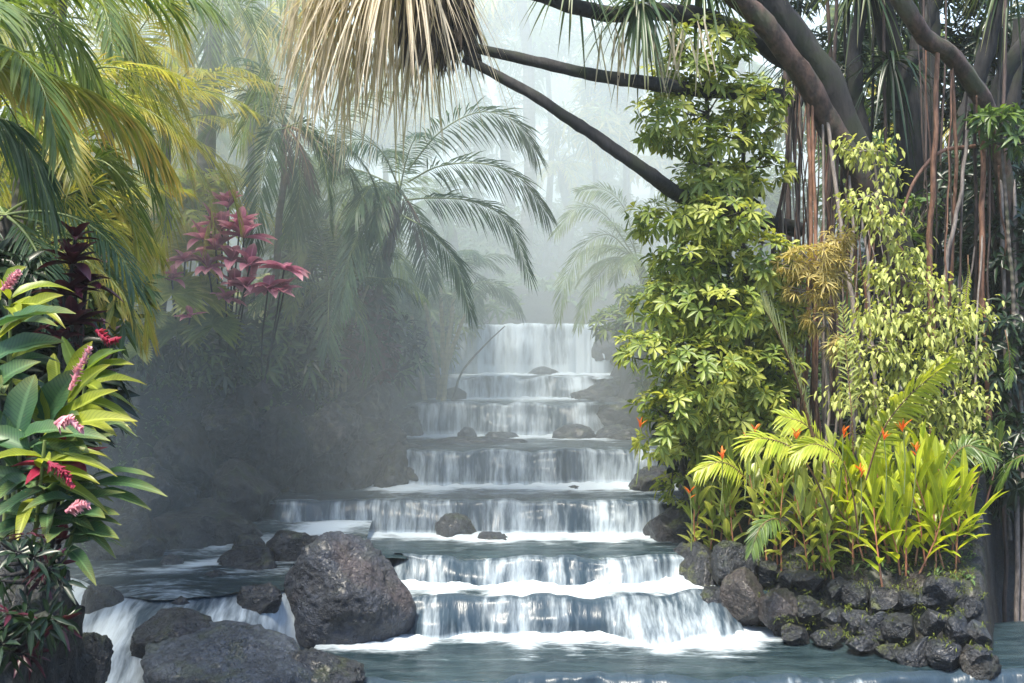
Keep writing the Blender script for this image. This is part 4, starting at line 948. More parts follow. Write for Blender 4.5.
for j in range(30):
    x = 850 + (j + U(0, 1)) * 3.8; d = U(14.75, 15.9)
    f = at(x, 592, d); f[2] = max(land(f[0], f[1]), -2.85) - .04
    y = [470, 452, 500, 485, 462, 515, 476, 492][j % 8] + U(-8, 10)
    ginger(f'bright yellow-green ginger shoot, {ORD[j]} in the dense sunlit clump counting away from the stream', f, at(x + U(-28, 26) * 1.1, y, d + U(-.25, .25)), 10 + j % 3, .74, .115, 'ginger_bright', 'bright ginger shoots', bare=.2)
for j in range(30):
    x = 692 + (j + U(0, 1)) * 5.5; d = np.interp(x, [690, 760, 860], [16.95, 16.1, 15.2]) + U(-.1, .6)
    f = at(x, 560, d); f[2] = land(f[0], f[1]) - .04
    h = U(.8, 1.35); tp = f + np.array([U(-.2, .16), U(-.12, .12), h])
    ginger(f'paler green ginger shoot, {ORD[j]} from the whorled tree along the stone bank', f, tp, 11 + j % 3, .55, .125, 'ginger_pale', 'pale ginger shoots', bare=.18)
for j, (x, y, d, h) in enumerate([(950, 560, 15.6, 1.1), (962, 555, 16.0, 1.2), (972, 548, 16.2, 1.0), (940, 545, 16.2, 1.4), (985, 545, 16.4, .9)]):
    f = at(x, y, d); f[2] = max(f[2], land(f[0], f[1]) - .05)
    ginger(f'shaded dark green ginger shoot, {ORD[j]} behind the sunlit clump', f, f + np.array([U(-.1, .3), .1, h]), 8, .5, .08, 'fern_green', 'shaded ginger shoots')
# orange heliconia flowers among them
for j, (x, y, d, lab) in enumerate([(755, 430, 14.9, 'orange heliconia flower beside the arching fern tip'), (722, 456, 15.0, 'orange flower below the whorled tree'), (747, 441, 14.9, 'smaller orange flower next to the arching fern tip'), (796, 436, 14.3, 'orange-red flower below the cycad leaf'),
                                    (843, 434, 14.0, 'orange flower at the foot of the upright fern'), (884, 438, 13.7, 'orange flower under the bright yellow fern'), (903, 430, 13.8, 'largest orange heliconia flower, against the pale-leaved shrub'), (916, 451, 13.8, 'orange flower beside the largest one, among bright ginger tips'),
                                    (861, 474, 13.6, 'lowest orange flower, inside the bright ginger clump'), (640, 425, 15.0, 'coral pink leaf tuft at the stream edge of the whorled tree'), (690, 494, 15.6, 'small red bud over the massive dark rock')]):
    tp = at(x, y, d + .75); ft = tp + np.array([U(-.05, .05), .05, -.75])
    t = thing('heliconia', lab, 'flower', ft, 'orange flowers on the bank')
    mb = MB(); mb.tube(spline([ft, (ft + tp) / 2 + [.02, 0, 0], tp], 8), .007, 5); mb.build('stem', M['stem_green'], t)
    mb = MB(); nb = 6; mb.leaves(tp + UP * U(-.06, .03, nb)[:, None], np.stack([U(-.7, .7, nb), U(-.5, .3, nb), U(.5, 1, nb)], 1), .13 * (1.3 if j == 6 else 1), .035, 3, .1, .3, 'lance'); mb.build('flower', M['orange_bract'], t)

# ---- red gingers at the picture's edge on the cliff side
def big_leaves(t, lst, mat):
    """lst: (px, py) base, (px, py) tip, depth base, depth tip, width"""
    mb = MB()
    for (x0, y0), (x1, y1), d0, d1, w in lst:
        a, b = at(x0, y0, d0), at(x1, y1, d1); L = np.linalg.norm(b - a); dr = U(.15, .35)
        mb.leaves(a, (b - a) + UP * L * dr, L * 1.05, w * 1.45, 9, dr, .28, 'lance', wave=.045, up=nrm(UP + np.array([0, -.9, 0])), roll=U(-.2, .5))
    return mb.build('foliage', M[mat], t)
def spike(t, pts, r, mat):
    c = spline(ats(pts), 16); n = 90; s = R.random(n) ** .9; P = np.stack([np.interp(s, np.linspace(0, 1, 16), c[:, k]) for k in range(3)], 1)
    ax = nrm(c[-1] - c[0]); O = nrm(np.cross(ax, R.normal(size=(n, 3)))); mb = MB(); mb.tube(c, .012, 6)
    mb.leaves(P, O * .9 + ax * .75, r * (1.15 - .6 * s) * U(.8, 1.2, n), r * .42, 3, .12, .4, 'lance', up=ax); return mb.build('flower_spike', M[mat], t)
RG = [
 ('topmost red ginger shoot, with a rose bud at the picture edge', (20, 560), (10, 292), [((8, 330), (72, 285), 7.6, 7.4, .10), ((-8, 345), (68, 300), 7.5, 7.3, .11), ((0, 300), (-40, 260), 7.6, 7.6, .1), ((0, 330), (-60, 350), 7.6, 7.6, .11), ((5, 285), (30, 262), 7.8, 7.8, .08)], 'red_ginger_young', ((2, 290), (18, 272)), 'pink_bract', 7.6),
 ('red ginger shoot with long dark leaves under the top bud', (30, 560), (8, 350), [((-10, 330), (78, 312), 7.4, 7.2, .12), ((-12, 362), (70, 338), 7.4, 7.3, .12), ((-10, 330), (60, 325), 7.8, 7.6, .11), ((-15, 395), (50, 352), 7.3, 7.3, .11), ((10, 350), (-50, 320), 7.5, 7.6, .12)], 'red_ginger_leaf', None, None, 7.5),
 ('red ginger shoot with an upright pink spike beside the dark cordyline', (52, 560), (66, 400), [((60, 400), (52, 330), 8.0, 8.1, .09), ((66, 400), (98, 324), 8.0, 8.0, .10), ((62, 410), (120, 350), 8.0, 7.9, .09), ((60, 420), (-2, 362), 7.9, 7.8, .10), ((55, 420), (72, 362), 7.8, 7.8, .08)], 'red_ginger_young', ((70, 390), (80, 366), (90, 348)), 'pink_bract', 7.7),
 ('red ginger shoot with a crimson spike lying sideways', (60, 560), (88, 370), [((88, 372), (116, 345), 8.3, 8.3, .08), ((82, 375), (132, 343), 8.3, 8.2, .05), ((80, 380), (60, 330), 8.3, 8.3, .07), ((84, 385), (120, 372), 8.3, 8.2, .07)], 'fern_green', ((96, 330), (106, 340), (118, 338)), 'crimson_bract', 8.3),
 ('red ginger shoot with a broad blue-green leaf facing the stream', (25, 570), (20, 430), [((14, 445), (40, 352), 7.2, 7.3, .15), ((40, 430), (82, 362), 7.4, 7.4, .16), ((-20, 430), (4, 368), 7.2, 7.2, .15), ((15, 450), (-40, 390), 7.2, 7.2, .13)], 'red_ginger_leaf', None, None, 7.2),
 ('red ginger shoot whose yellow-green leaves point over the water', (30, 590), (60, 420), [((40, 440), (146, 416), 7.2, 7.0, .10), ((50, 430), (124, 384), 7.4, 7.2, .09), ((62, 425), (116, 436), 7.3, 7.1, .10), ((70, 420), (110, 408), 7.4, 7.3, .08), ((48, 432), (30, 372), 7.4, 7.4, .1)], 'red_ginger_young', None, None, 7.3),
 ('red ginger shoot with a pale pink tuft half hidden by its leaves', (35, 600), (45, 440), [((20, 440), (78, 430), 7.1, 7.0, .11), ((30, 448), (88, 462), 7.2, 7.0, .09), ((40, 440), (112, 440), 7.1, 6.9, .08), ((30, 450), (-30, 430), 7.1, 7.1, .11), ((35, 445), (60, 480), 7.1, 7.0, .09)], 'red_ginger_leaf', ((55, 424), (66, 418), (80, 430)), 'pink_bract', 7.0),
 ('red ginger shoot with the large crimson flower', (40, 620), (60, 470), [((40, 490), (-30, 470), 7.2, 7.2, .10), ((60, 490), (100, 478), 7.3, 7.2, .10), ((30, 480), (-10, 500), 7.1, 7.1, .1), ((45, 500), (0, 540), 7.2, 7.1, .09)], 'red_ginger_leaf', ((48, 462), (62, 470), (72, 486)), 'crimson_bract', 7.1),
 ('lowest red ginger shoot reaching furthest over the water, with a pink tuft', (45, 640), (80, 505), [((90, 486), (168, 496), 7.3, 7.0, .06), ((88, 480), (158, 476), 7.4, 7.2, .06), ((92, 494), (150, 510), 7.3, 7.1, .06), ((20, 515), (72, 496), 7.2, 7.1, .10), ((50, 510), (108, 556), 7.2, 7.0, .07), ((62, 512), (116, 540), 7.3, 7.1, .06), ((-10, 510), (34, 518), 7.1, 7.0, .10), ((80, 500), (60, 470), 7.3, 7.3, .06)], 'red_ginger_leaf', ((66, 512), (76, 506), (86, 506)), 'pink_bract', 7.1)]
for lab, f, tp, lv, mt, sp, sm, d in RG:
    ft = at(f[0] - 20, f[1] + 20, d + .25); t = thing('red_ginger', lab, 'ginger', ft, 'red gingers by the cliff')
    mb = MB(); mb.tube(spline([ft, (ft + at(*tp, d)) / 2 + [.03, 0, 0], at(*tp, d)], 12), np.linspace(.016, .01, 12), 7); mb.build('stem', M['stem_green'], t)
    b0 = at(*tp, d); b1 = (ft + b0) / 2; mbx = MB(); nl = 9
    s_ = U(.25, 1., nl)[:, None]; Px = b1 * (1 - s_) + b0 * s_; az = U(-2.2, .9, nl); el_ = U(-.1, .7, nl)
    mbx.leaves(Px, np.stack([np.cos(az) * np.cos(el_), np.sin(az) * np.cos(el_), np.sin(el_)], 1), U(.36, .58, nl), U(.09, .14, nl), 9, U(.2, .6, nl), .28, 'lance', wave=.05, up=nrm(UP + np.array([0, -.6, 0])))
    mbx.build('foliage', M['red_ginger_leaf' if R.random() < .75 else 'red_ginger_young'], t)
    big_leaves(t, lv, mt)
    if sp: spike(t, [(*p, d - .4) for p in sp], .052 if sm == 'pink_bract' else .05, sm)
# crimson leaf tufts
def tuft(name, label, cat, lst, mat, foot, group=None):
    t = thing(name, label, cat, at(*foot), group)
    for (x, y, d, n, L, W) in lst:
        n = int(n * 1.3); P = np.repeat(at(x, y, d)[None], n, 0); a = np.arange(n) * 2.4 + U(0, 6); e = U(-.1, 1.2, n)
        mb = MB(); mb.leaves(P, np.stack([np.cos(a) * np.cos(e), np.sin(a) * np.cos(e) * .8, np.sin(e)], 1), L * U(.75, 1.15, n), W * 1.45 * U(.8, 1.1, n), 6, U(.1, .5, n), .25, 'ellip'); st = MB(); ft = at(*foot); st.tube(spline([ft, (ft + at(x, y, d)) / 2 + [U(-.05, .05), 0, .05], at(x, y, d)], 9), .014, 6); so = st.build('stem', M['trunk_black'], t); mb.build('leaf_rosette', M[mat], so)
    return t
tuft('cordyline', 'crimson-leaved cordyline drooping among the red ginger leaves', 'cordyline', [(60, 470, 7.25, 10, .30, .085)], 'crimson_bract', (40, 600, 7.4))
tuft('cordyline', 'low crimson and black cordyline in the dark below the red gingers', 'cordyline', [(46, 592, 7.6, 5, .2, .06), (60, 545, 7.6, 8, .2, .06), (0, 565, 7.5, 4, .14, .05)], 'cordyline_dark', (20, 660, 7.6))
tuft('cordyline', 'few magenta leaves over the dark rock mass', 'cordyline', [(40, 600, 7.45, 3, .19, .06)], 'crimson_bract', (30, 670, 7.55))
tuft('cordyline', 'blackish purple cordyline standing behind the red gingers', 'cordyline', [(72, 264, 9.2, 14, .28, .07), (64, 296, 9.2, 14, .28, .07), (86, 285, 9.3, 12, .27, .07), (72, 325, 9.2, 14, .28, .07), (75, 240, 9.3, 8, .24, .05), (60, 345, 9.2, 10, .26, .07), (98, 372, 9.4, 8, .2, .05)], 'cordyline_dark', (70, 470, 9.4))
for lab, lst, ft in [
    ('pink cordyline with the orange-tipped rosette, tallest of the misty pair', [(244, 238, 17.5, 8, .52, .15), (228, 208, 17.9, 10, .42, .12), (216, 250, 17.7, 10, .42, .12), (250, 266, 17.5, 8, .42, .13), (203, 240, 17.8, 10, .38, .11), (235, 285, 17.7, 8, .36, .11), (222, 230, 17.8, 8, .36, .11), (232, 262, 17.7, 8, .4, .12), (214, 225, 17.8, 10, .36, .1), (240, 225, 17.6, 8, .38, .12), (208, 268, 17.7, 9, .38, .11), (246, 288, 17.6, 8, .36, .11), (226, 300, 17.8, 8, .34, .11)], (228, 395, 20.2)),
    ('rose-coloured cordyline leaning out of the mist over the cliff', [(284, 270, 17.5, 9, .46, .15), (268, 290, 17.5, 10, .42, .13), (284, 292, 17.6, 8, .40, .13)], (262, 395, 20.6)),
    ('small pink cordyline among the fan palms', [(185, 262, 18, 9, .36, .11), (172, 280, 18, 8, .3, .1), (190, 318, 18, 8, .28, .08)], (176, 395, 19.2)),
    ('dark-red cordyline with rosy flecks beside the blackish one', [(112, 265, 16.4, 10, .36, .09), (98, 300, 16.4, 10, .36, .1), (106, 330, 16.4, 8, .3, .08)], (92, 400, 17.6))]:
    tuft('cordyline', lab, 'cordyline', lst, 'cordyline_pink', ft)
leafy_bush('dark_shrub', 'dark purple shrub on the gorge corner of the cliff behind the canes', 'shrub', at(366, 405, 22.2), [(368, 320, 21.8, 26, 36, .5), (380, 350, 21.8, 18, 30, .4), (350, 345, 21.6, 18, 24, .4)], 150, 6, .24, .1, ['cordyline_dark', 'dark_leaf'],
           trunks=[([at(366, 405, 22.2), at(368, 360, 22), at(368, 310, 21.8)], .04)])

# ---- fan palms over the cliff
def fan(t, c, toward, r, mat):
    mb = MB(); n = 26; ax = nrm(np.asarray(toward)); s = nrm(np.cross(ax, UP)); u = np.cross(s, ax)
    th = np.linspace(-2.3, 2.3, n); D = s * np.sin(th)[:, None] + u * np.cos(th)[:, None] + ax * .25
    mb.leaves(np.repeat(np.asarray(c)[None], n, 0), D, r * U(.9, 1.05, n), r * .23, 5, .28, .35, 'strap', up=np.broadcast_to(ax, (n, 3))); return mb.build('fan_leaf', M[mat], t)
for lab, ft, lst in [
    ('fan palm with glowing yellow fans above the dark-red cordyline', (100, 400, 17.8), [((103, 236), .52, 16.6, 'palm_yellow'), ((125, 262), .48, 16.8, 'palm_yellow'), ((85, 250), .44, 17, 'palm_yellow'), ((140, 240), .44, 17, 'palm_yellow'), ((112, 285), .4, 17, 'palm_yellow')]),
    ('fan palm with pale notched fans beside the pink cordylines', (180, 405, 19.3), [((192, 250), .56, 18.2, 'palm_yellow'), ((172, 292), .6, 18.1, 'ginger_pale'), ((203, 296), .5, 18.2, 'ginger_pale'), ((213, 325), .5, 18.2, 'palm_green'), ((152, 268), .46, 18.4, 'palm_yellow'), ((176, 330), .46, 18.4, 'palm_green')]),
    ('small fan palm with a small round pale leaf over the cliff edge', (135, 405, 18.4), [((138, 352), .26, 17.6, 'ginger_pale'), ((150, 315), .3, 17.8, 'palm_green')])]:
    t = thing('fan_palm', lab, 'palm', at(*ft))
    b = at(*ft); mb = MB(); mb.tube([b, b + UP * .25, b + UP * .5], .07, 8, rough=.1); mb.build('trunk', M['trunk_grey'], t)
    for (x, y), r, d, m in lst:
        c = at(x, y, d); mb = MB(); mb.tube(spline([b + UP * .45, (b + c) / 2 + UP * .25, c], 9), .013, 5); sk = mb.build('leaf_stalk', M['stem_green'], t)
        fan(sk, c, np.array([U(-.2, .5), -1, U(.25, .7)]), r, m)

# ---- palms on the cliff side
H = lambda *p: list(p)
palm('near palm at the picture edge with broad yellow and orange-tipped leaves', (-130, 620, 9.2), at(-60, 70, 9.2), 9, 2.3, 'palm_green', az=(-1.6, 1.6), ll=.5, n=36, w=.045,
     hero=[([(-50, 60, 9.1), (10, 68, 8.9), (70, 86, 8.7), (125, 112, 8.6), (168, 166, 8.5)], dict(mat='palm_orange', ll=.40, n=40, w=.055, hang=.75, segs=5, ang=42)),
           ([(-50, 70, 9.2), (0, 58, 9.1), (40, 80, 9.0), (62, 120, 9.0)], dict(mat='palm_yellow', ll=.4, n=34, w=.055, hang=.8, segs=5)),
           ([(-40, 30, 9.0), (20, 12, 8.9), (70, 30, 8.8), (92, 80, 8.8)], dict(mat='palm_green', ll=.42, n=34, w=.035, hang=1.0)),
           ([(-40, 120, 9.0), (0, 118, 8.8), (30, 150, 8.7), (50, 205, 8.6)], dict(mat='palm_dark', ll=.5, n=34, w=.05, hang=.9))])
palm('palm behind the nearest one, its arching leaf edged with orange', (-20, 560, 11.5), at(30, 130, 11.5), 10, 2.0, 'palm_yellow', ll=.42, n=42, w=.025,
     hero=[([(40, 128, 11.4), (70, 78, 11.2), (120, 68, 11.0), (162, 98, 10.9), (186, 160, 10.8)], dict(mat='palm_orange', ll=.5, n=56, w=.02, hang=.5)), ([(30, 130, 11.4), (62, 168, 11.1), (100, 160, 10.9), (130, 190, 10.8), (140, 235, 10.8)], dict(mat='palm_green', n=50)),
           ([(30, 140, 11.4), (55, 195, 11), (95, 186, 10.8), (128, 214, 10.7), (142, 262, 10.7)], dict(mat='palm_yellow', n=50, ll=.36)), ([(20, 150, 11.4), (45, 150, 11.1), (90, 140, 11), (125, 168, 10.9)], dict(mat='palm_green', n=50))])
palm('palm with bleached yellow leaves drooping toward the cliff', (-10, 480, 12.5), at(48, 250, 12.5), 9, 1.7, 'palm_yellow', ll=.36, n=44, w=.022, trunk_r=.08,
     hero=[([(60, 262, 12.3), (95, 246, 12.1), (125, 268, 12.0), (142, 300, 11.9), (148, 332, 11.9)], dict(ll=.38, n=56, hang=.6)), ([(50, 255, 12.3), (75, 225, 12.2), (110, 225, 12.1), (138, 262, 12)], dict(n=50))])
palm('dark green palm low behind the red gingers', (0, 520, 10.5), at(5, 215, 10.5), 10, 1.5, 'palm_dark', ll=.36, n=36, w=.026, trunk_r=.07, el=(-.5, .9))
palm('feathery palm high over the near palms, with rusty hanging leaves', (-20, 560, 13.5), at(60, -40, 13.5), 12, 2.3, 'palm_green', ll=.5, n=40, w=.028, el=(-.9, .9), droop=(.9, 1.6),
     hero=[([(80, -40, 13.3), (130, -25, 13.1), (165, 5, 13), (185, 50, 12.9)], dict(mat='palm_orange', ll=.45, n=44, w=.022, hang=.6)), ([(70, -30, 13.2), (120, 5, 13.0), (138, 60, 12.9), (132, 110, 12.9)], dict(mat='palm_yellow', ll=.4, n=40, hang=.4))])
palm('tall dark-trunked palm fading into the mist above the pink cordylines', (214, 410, 20.5), at(216, -20, 20), 14, 2.4, 'palm_green', ll=.6, n=40, w=.035, trunk_r=.15, el=(-1.0, 1.0), droop=(.8, 1.7),
     hero=[([(222, 10, 18.4), (190, 10, 18), (165, 50, 17.8), (150, 110, 17.7)], dict()), ([(222, 5, 18.4), (250, 10, 18.2), (262, 70, 18), (240, 140, 18)], dict())])
palm('misty palm whose big leaf hangs beside the tall dark trunk', (262, 410, 20.8), at(285, 125, 19.4), 9, 2.0, 'palm_dark', ll=.5, n=40, w=.03, trunk_r=.06, el=(-.9, 1.2), dead=6,
     hero=[([(285, 128, 18.6), (272, 135, 18.2), (262, 175, 18), (255, 238, 17.9)], dict(ll=.5, n=50, hang=.25)), ([(285, 128, 18.6), (305, 125, 18.3), (325, 165, 18.1), (330, 225, 18)], dict(ll=.45, n=50))])
palm('palm with three great feathers arching toward the gorge under the dead straps', (345, 405, 22.3), at(400, 190, 20.6), 10, 1.9, 'palm_dark', ll=.55, n=44, w=.032, trunk_r=.06, el=(-.9, 1.1), az=(1.2, 5.2), dead=6,
     hero=[([(408, 170, 20), (440, 132, 19.8), (480, 112, 19.6), (515, 122, 19.4), (536, 152, 19.3)], dict(ll=.62, n=60, w=.03, hang=.45)), ([(408, 182, 20), (440, 166, 19.7), (485, 164, 19.5), (522, 180, 19.3), (546, 212, 19.2)], dict(ll=.62, n=60, w=.03, hang=.5)),
           ([(405, 200, 20), (435, 198, 19.7), (475, 202, 19.5), (508, 222, 19.3), (528, 272, 19.2)], dict(ll=.55, n=60, w=.03, hang=.5)), ([(402, 215, 20), (430, 232, 19.7), (455, 262, 19.6), (470, 312, 19.5)], dict(ll=.5, n=54, hang=.5)),
           ([(398, 200, 20), (370, 215, 19.6), (350, 255, 19.4), (340, 310, 19.3)], dict(ll=.5, n=54)), ([(400, 190, 20), (380, 150, 19.6), (352, 140, 19.3), (330, 168, 19.2)], dict(ll=.5, n=50))])
cane_clump('cane palm with bare yellow canes rising from the cliff top', at(331, 425, 22), [at(322, 255, 21.4), at(336, 225, 21.4), at(352, 262, 21.2), at(368, 285, 21.0), at(312, 290, 21.3)], .04, 4, 1.4, 'palm_green', ll=.4)
cane_clump('misty cane palm at the end of the straight curtain, feathers over the stream', at(436, 400, 25), [at(424, 300, 25), at(440, 280, 25), at(455, 292, 25), at(412, 316, 25), at(470, 305, 24.6)], .05, 4, 1.5, 'palm_dark', ll=.42,
           hero=[([(455, 300, 24.8), (480, 282, 24.6), (505, 290, 24.5), (520, 312, 24.4)], dict()), ([(450, 310, 24.8), (430, 250, 24.8), (390, 240, 24.8), (372, 270, 24.8)], dict(ll=.5))])
for x0, y0, x1, y1 in [(470, 395, 560, 305)]:
    t = thing('bare_stem', 'thin bare stem bowing from the misty cane palm across the tallest fall', 'branch', at(x0, y0, 24.8)); mb = MB()
    mb.tube(spline(ats([(452, 402, 24.8), (462, 372, 24.7), (485, 345, 24.6), (505, 326, 24.6)]), 14), np.linspace(.03, .012, 14), 6); mb.build('stem', M['trunk_grey'], t)
palm('pygmy date palm leaning out of the mist on the bush side', (672, 400, 25), at(638, 262, 24.4), 8, 1.3, 'palm_green', ll=.36, n=44, w=.022, trunk_r=.10, trunk_mat='trunk_black', az=(1.8, 5), el=(-.2, 1.2),
     hero=[([(634, 258, 24.3), (610, 235, 24.1), (585, 245, 24), (565, 282, 23.9), (560, 318, 23.9)], dict(ll=.42, n=60)), ([(634, 256, 24.3), (605, 215, 24.1), (578, 208, 24), (556, 232, 23.9)], dict(ll=.4, n=60)), ([(636, 254, 24.3), (625, 210, 24.1), (605, 190, 24), (580, 190, 23.9)], dict(ll=.4, n=60)),
           ([(636, 262, 24.3), (612, 262, 24.1), (590, 290, 24), (578, 325, 23.9)], dict(ll=.36, n=54)), ([(640, 254, 24.3), (650, 215, 24.2), (668, 200, 24.1), (690, 210, 24)], dict(ll=.4, n=54))])

palm('yellow-green palm between the near palms and the tall trunk', (30, 430, 16.5), at(110, 110, 15.5), 13, 2.2, 'palm_yellow', ll=.5, n=44, w=.03, trunk_r=.08, el=(-.7, 1.2))
palm('bright palm high over the bleached one, its leaves meeting the rusty feathers', (0, 480, 14), at(20, 20, 14.2), 13, 2.2, 'palm_yellow', ll=.5, n=44, w=.03, trunk_r=.08, el=(-.9, 1.1))
palm('pale green palm in the mist beside the tall trunk', (150, 420, 19), at(165, 130, 17.5), 13, 2.0, 'palm_yellow', ll=.45, n=40, w=.03, trunk_r=.07, el=(-.8, 1.2))
palm('dark feathery palm low behind the cane palm', (330, 420, 22.2), at(330, 290, 20.6), 12, 1.7, 'palm_dark', ll=.45, n=40, w=.03, trunk_r=.06, el=(-.7, 1.2))

leafy_bush('dark_shrub', 'thin dark shrub trailing over the rock mass below the red gingers', 'shrub', at(10, 690, 6.9), [(20, 560, 6.55, 40, 26, .2), (40, 610, 6.4, 30, 24, .15), (10, 640, 6.4, 30, 30, .15), (62, 570, 6.6, 18, 20, .15)], 46, 6, .13, .035, ['dark_leaf', 'cordyline_dark'],
           trunks=[([at(10, 690, 6.9), at(22, 620, 6.5), at(30, 560, 6.6)], .012), ([at(20, 690, 6.9), at(48, 620, 6.45), at(60, 560, 6.6)], .01)], prof='lance', stem='trunk_black')

DOFF = 1.3
one_frond_plant('fern', 'fern leaf lying across the feet of the whorled tree', 'fern', [(760, 510, 15.2), (745, 478, 15.1), (722, 462, 15.0), (698, 470, 15.0)], 'fern_bright', ll=.3, n=32, w=.04, hang=.3, start=.3, ang=60, rad=.01, twist=.7)
one_frond_plant('fern', 'low fern leaf drooping over the stones beside the paler gingers', 'fern', [(800, 545, 13.9), (780, 520, 13.6), (762, 525, 13.4), (752, 548, 13.3)], 'fern_green', ll=.24, n=28, w=.035, hang=.4, start=.25, ang=60, rad=.009, twist=.7)
one_frond_plant('fern', 'fern leaf rising behind the arching pair of ferns', 'fern', [(836, 500, 14.4), (826, 455, 14.3), (806, 425, 14.2), (782, 416, 14.2)], 'fern_bright', ll=.34, n=34, w=.045, hang=.25, start=.3, ang=60, rad=.011, twist=.8)
one_frond_plant('fern', 'fern leaf bending over the sunlit ginger clump toward the still water', 'fern', [(930, 520, 14.2), (945, 470, 14.0), (966, 446, 13.9), (990, 456, 13.8)], 'fern_green', ll=.3, n=30, w=.04, hang=.3, start=.3, ang=60, rad=.01, twist=-.8)
DOFF = 0.
palm('feathery grey-green palm filling the mist between the tall trunk and the three great feathers', (290, 410, 23.5), at(312, 165, 23), 15, 2.5, 'palm_green', ll=.6, n=40, w=.04, trunk_r=.06, el=(-.9, 1.2))
palm('pale palm high in the mist, between the tall trunk and the dead straps', (240, 410, 23), at(250, 40, 22.5), 15, 2.6, 'palm_yellow', ll=.6, n=40, w=.04, trunk_r=.07, el=(-.9, 1.1))
palm('low misty palm behind the rose-coloured cordyline', (300, 410, 24), at(350, 235, 23.5), 14, 2.2, 'palm_green', ll=.55, n=40, w=.035, trunk_r=.06, el=(-.8, 1.2))
palm('yellowish palm low in the mist above the fan palms', (150, 410, 20.5), at(168, 205, 20), 14, 1.9, 'palm_yellow', ll=.5, n=40, w=.035, trunk_r=.06, el=(-.6, 1.2))

# ------------------------------------------------------------------ jungle behind, undergrowth
def far_tree(name, label, cat, px, py, d, rx, ry, mats, kind, group):
    f = at(px, py, d); f[2] = land(f[0], f[1]) - .2
    if kind == 'palm':
        t = thing(name, label, cat, f, group); c = at(px, py, d)
        mb = MB(); mb.tube(wob(spline([f, (f + c) / 2 + [.3, 0, 0], c], 12), .1), .17 * np.linspace(1.2, .8, 12), 8); mb.build('trunk', M['trunk_grey'], t)
        L = rx * d / F
        for j in range(15):
            r = arc(c, j * 2.4 + U(-.3, .3), U(-.4, 1.25), L * U(.85, 1.15), U(.9, 1.8), 12)
            frond_part(t, r, mats[0], ll=L * .26, n=30, w=.05, segs=2, cols=2, rad=.025, twist=U(-.3, .3))
        return t
    bl = []
    for j in range(9):
        a = U(0, 6.28); q = U(.1, .7); bl.append((px + math.cos(a) * rx * q, py + math.sin(a) * ry * q, d + U(-1, 1), rx * U(.28, .5), ry * U(.3, .55), rx * d / F * .4))
    top = at(px, py, d)
    return leafy_bush(name, label, cat, f, bl, 210, 7, .42 if kind == 'broad' else .6, .16 if kind == 'broad' else .11, mats, trunks=[([f, (f + top) / 2 + [.2, 0, 0], top], .12)], group=group, prof='lance' if kind != 'broad' else 'obov', segs=2, droop=.4)
FAR = [
 (590, 190, 46, 60, 60, 'broad'), (545, 240, 42, 60, 60, 'tuft'), (620, 120, 50, 70, 80, 'palm'), (560, 90, 54, 80, 70, 'broad'), (500, 60, 50, 70, 70, 'palm'), (650, 60, 56, 80, 70, 'broad'), (480, 240, 36, 60, 50, 'tuft'),
 (600, 285, 34, 50, 40, 'tuft'), (540, 305, 36, 50, 30, 'tuft'), (460, 130, 44, 70, 60, 'broad'), (420, 60, 46, 70, 70, 'broad'), (560, 165, 40, 50, 50, 'palm'), (520, 300, 33, 46, 24, 'broad'), (640, 220, 38, 60, 50, 'broad'),
 (380, 120, 38, 70, 70, 'tuft'), (330, 60, 40, 80, 70, 'palm'), (300, 200, 32, 70, 60, 'broad'), (250, 100, 34, 80, 70, 'broad'), (180, 60, 32, 80, 70, 'palm'), (150, 180, 30, 80, 70, 'broad'), (110, 80, 27, 80, 80, 'tuft'), (60, 160, 25, 80, 80, 'broad'),
 (20, 60, 24, 80, 80, 'palm'), (690, 150, 42, 70, 70, 'broad'), (740, 60, 40, 80, 80, 'palm'), (760, 200, 36, 70, 70, 'tuft'), (820, 120, 34, 70, 80, 'broad'), (880, 180, 32, 60, 70, 'tuft'), (890, 60, 34, 80, 80, 'broad'), (960, 120, 32, 80, 80, 'palm'), (480, -30, 56, 90, 80, 'broad'), (590, -10, 60, 100, 80, 'broad'),
 (470, 20, 36, 90, 60, 'broad'), (545, 30, 40, 90, 60, 'tuft'), (620, 40, 38, 80, 60, 'broad'), (520, -20, 34, 80, 40, 'palm'), (250, 10, 30, 90, 60, 'broad'), (180, 120, 28, 60, 60, 'palm'), (590, 110, 38, 60, 50, 'tuft'), (500, 120, 38, 60, 50, 'palm'),
 (350, 300, 28, 70, 50, 'tuft'), (270, 320, 26, 60, 50, 'broad'), (440, 200, 32, 50, 50, 'palm'), (400, 330, 28, 40, 40, 'broad')]
KIND = {'palm': ('jungle_palm', 'palm'), 'broad': ('jungle_tree', 'tree'), 'tuft': ('jungle_tree', 'tree')}
WORD = {'palm': 'feathery palm', 'broad': 'round-leaved tree', 'tuft': 'narrow-leaved tree'}
HUE = {0: ('jungle_leaf', 'fern_green'), 1: ('palm_green', 'jungle_leaf'), 2: ('palm_yellow', 'fern_green')}
def where(px, py, d):
    a = ('over the near palms' if px < 170 else 'by the tall palm trunk' if px < 300 else 'behind the dead straps' if px < 450 else 'over the tallest fall' if px < 600 else 'behind the pygmy date palm' if px < 690 else 'behind the whorled tree' if px < 790 else 'behind the red stilt roots')
    b = 'high up' if py < 100 else 'half up' if py < 220 else 'low'
    c = 'in pale mist' if d < 35 else 'deep in the mist' if d < 46 else 'faintest in the mist'
    return f'{a}, {b}, {c}'
seen_lab = {}
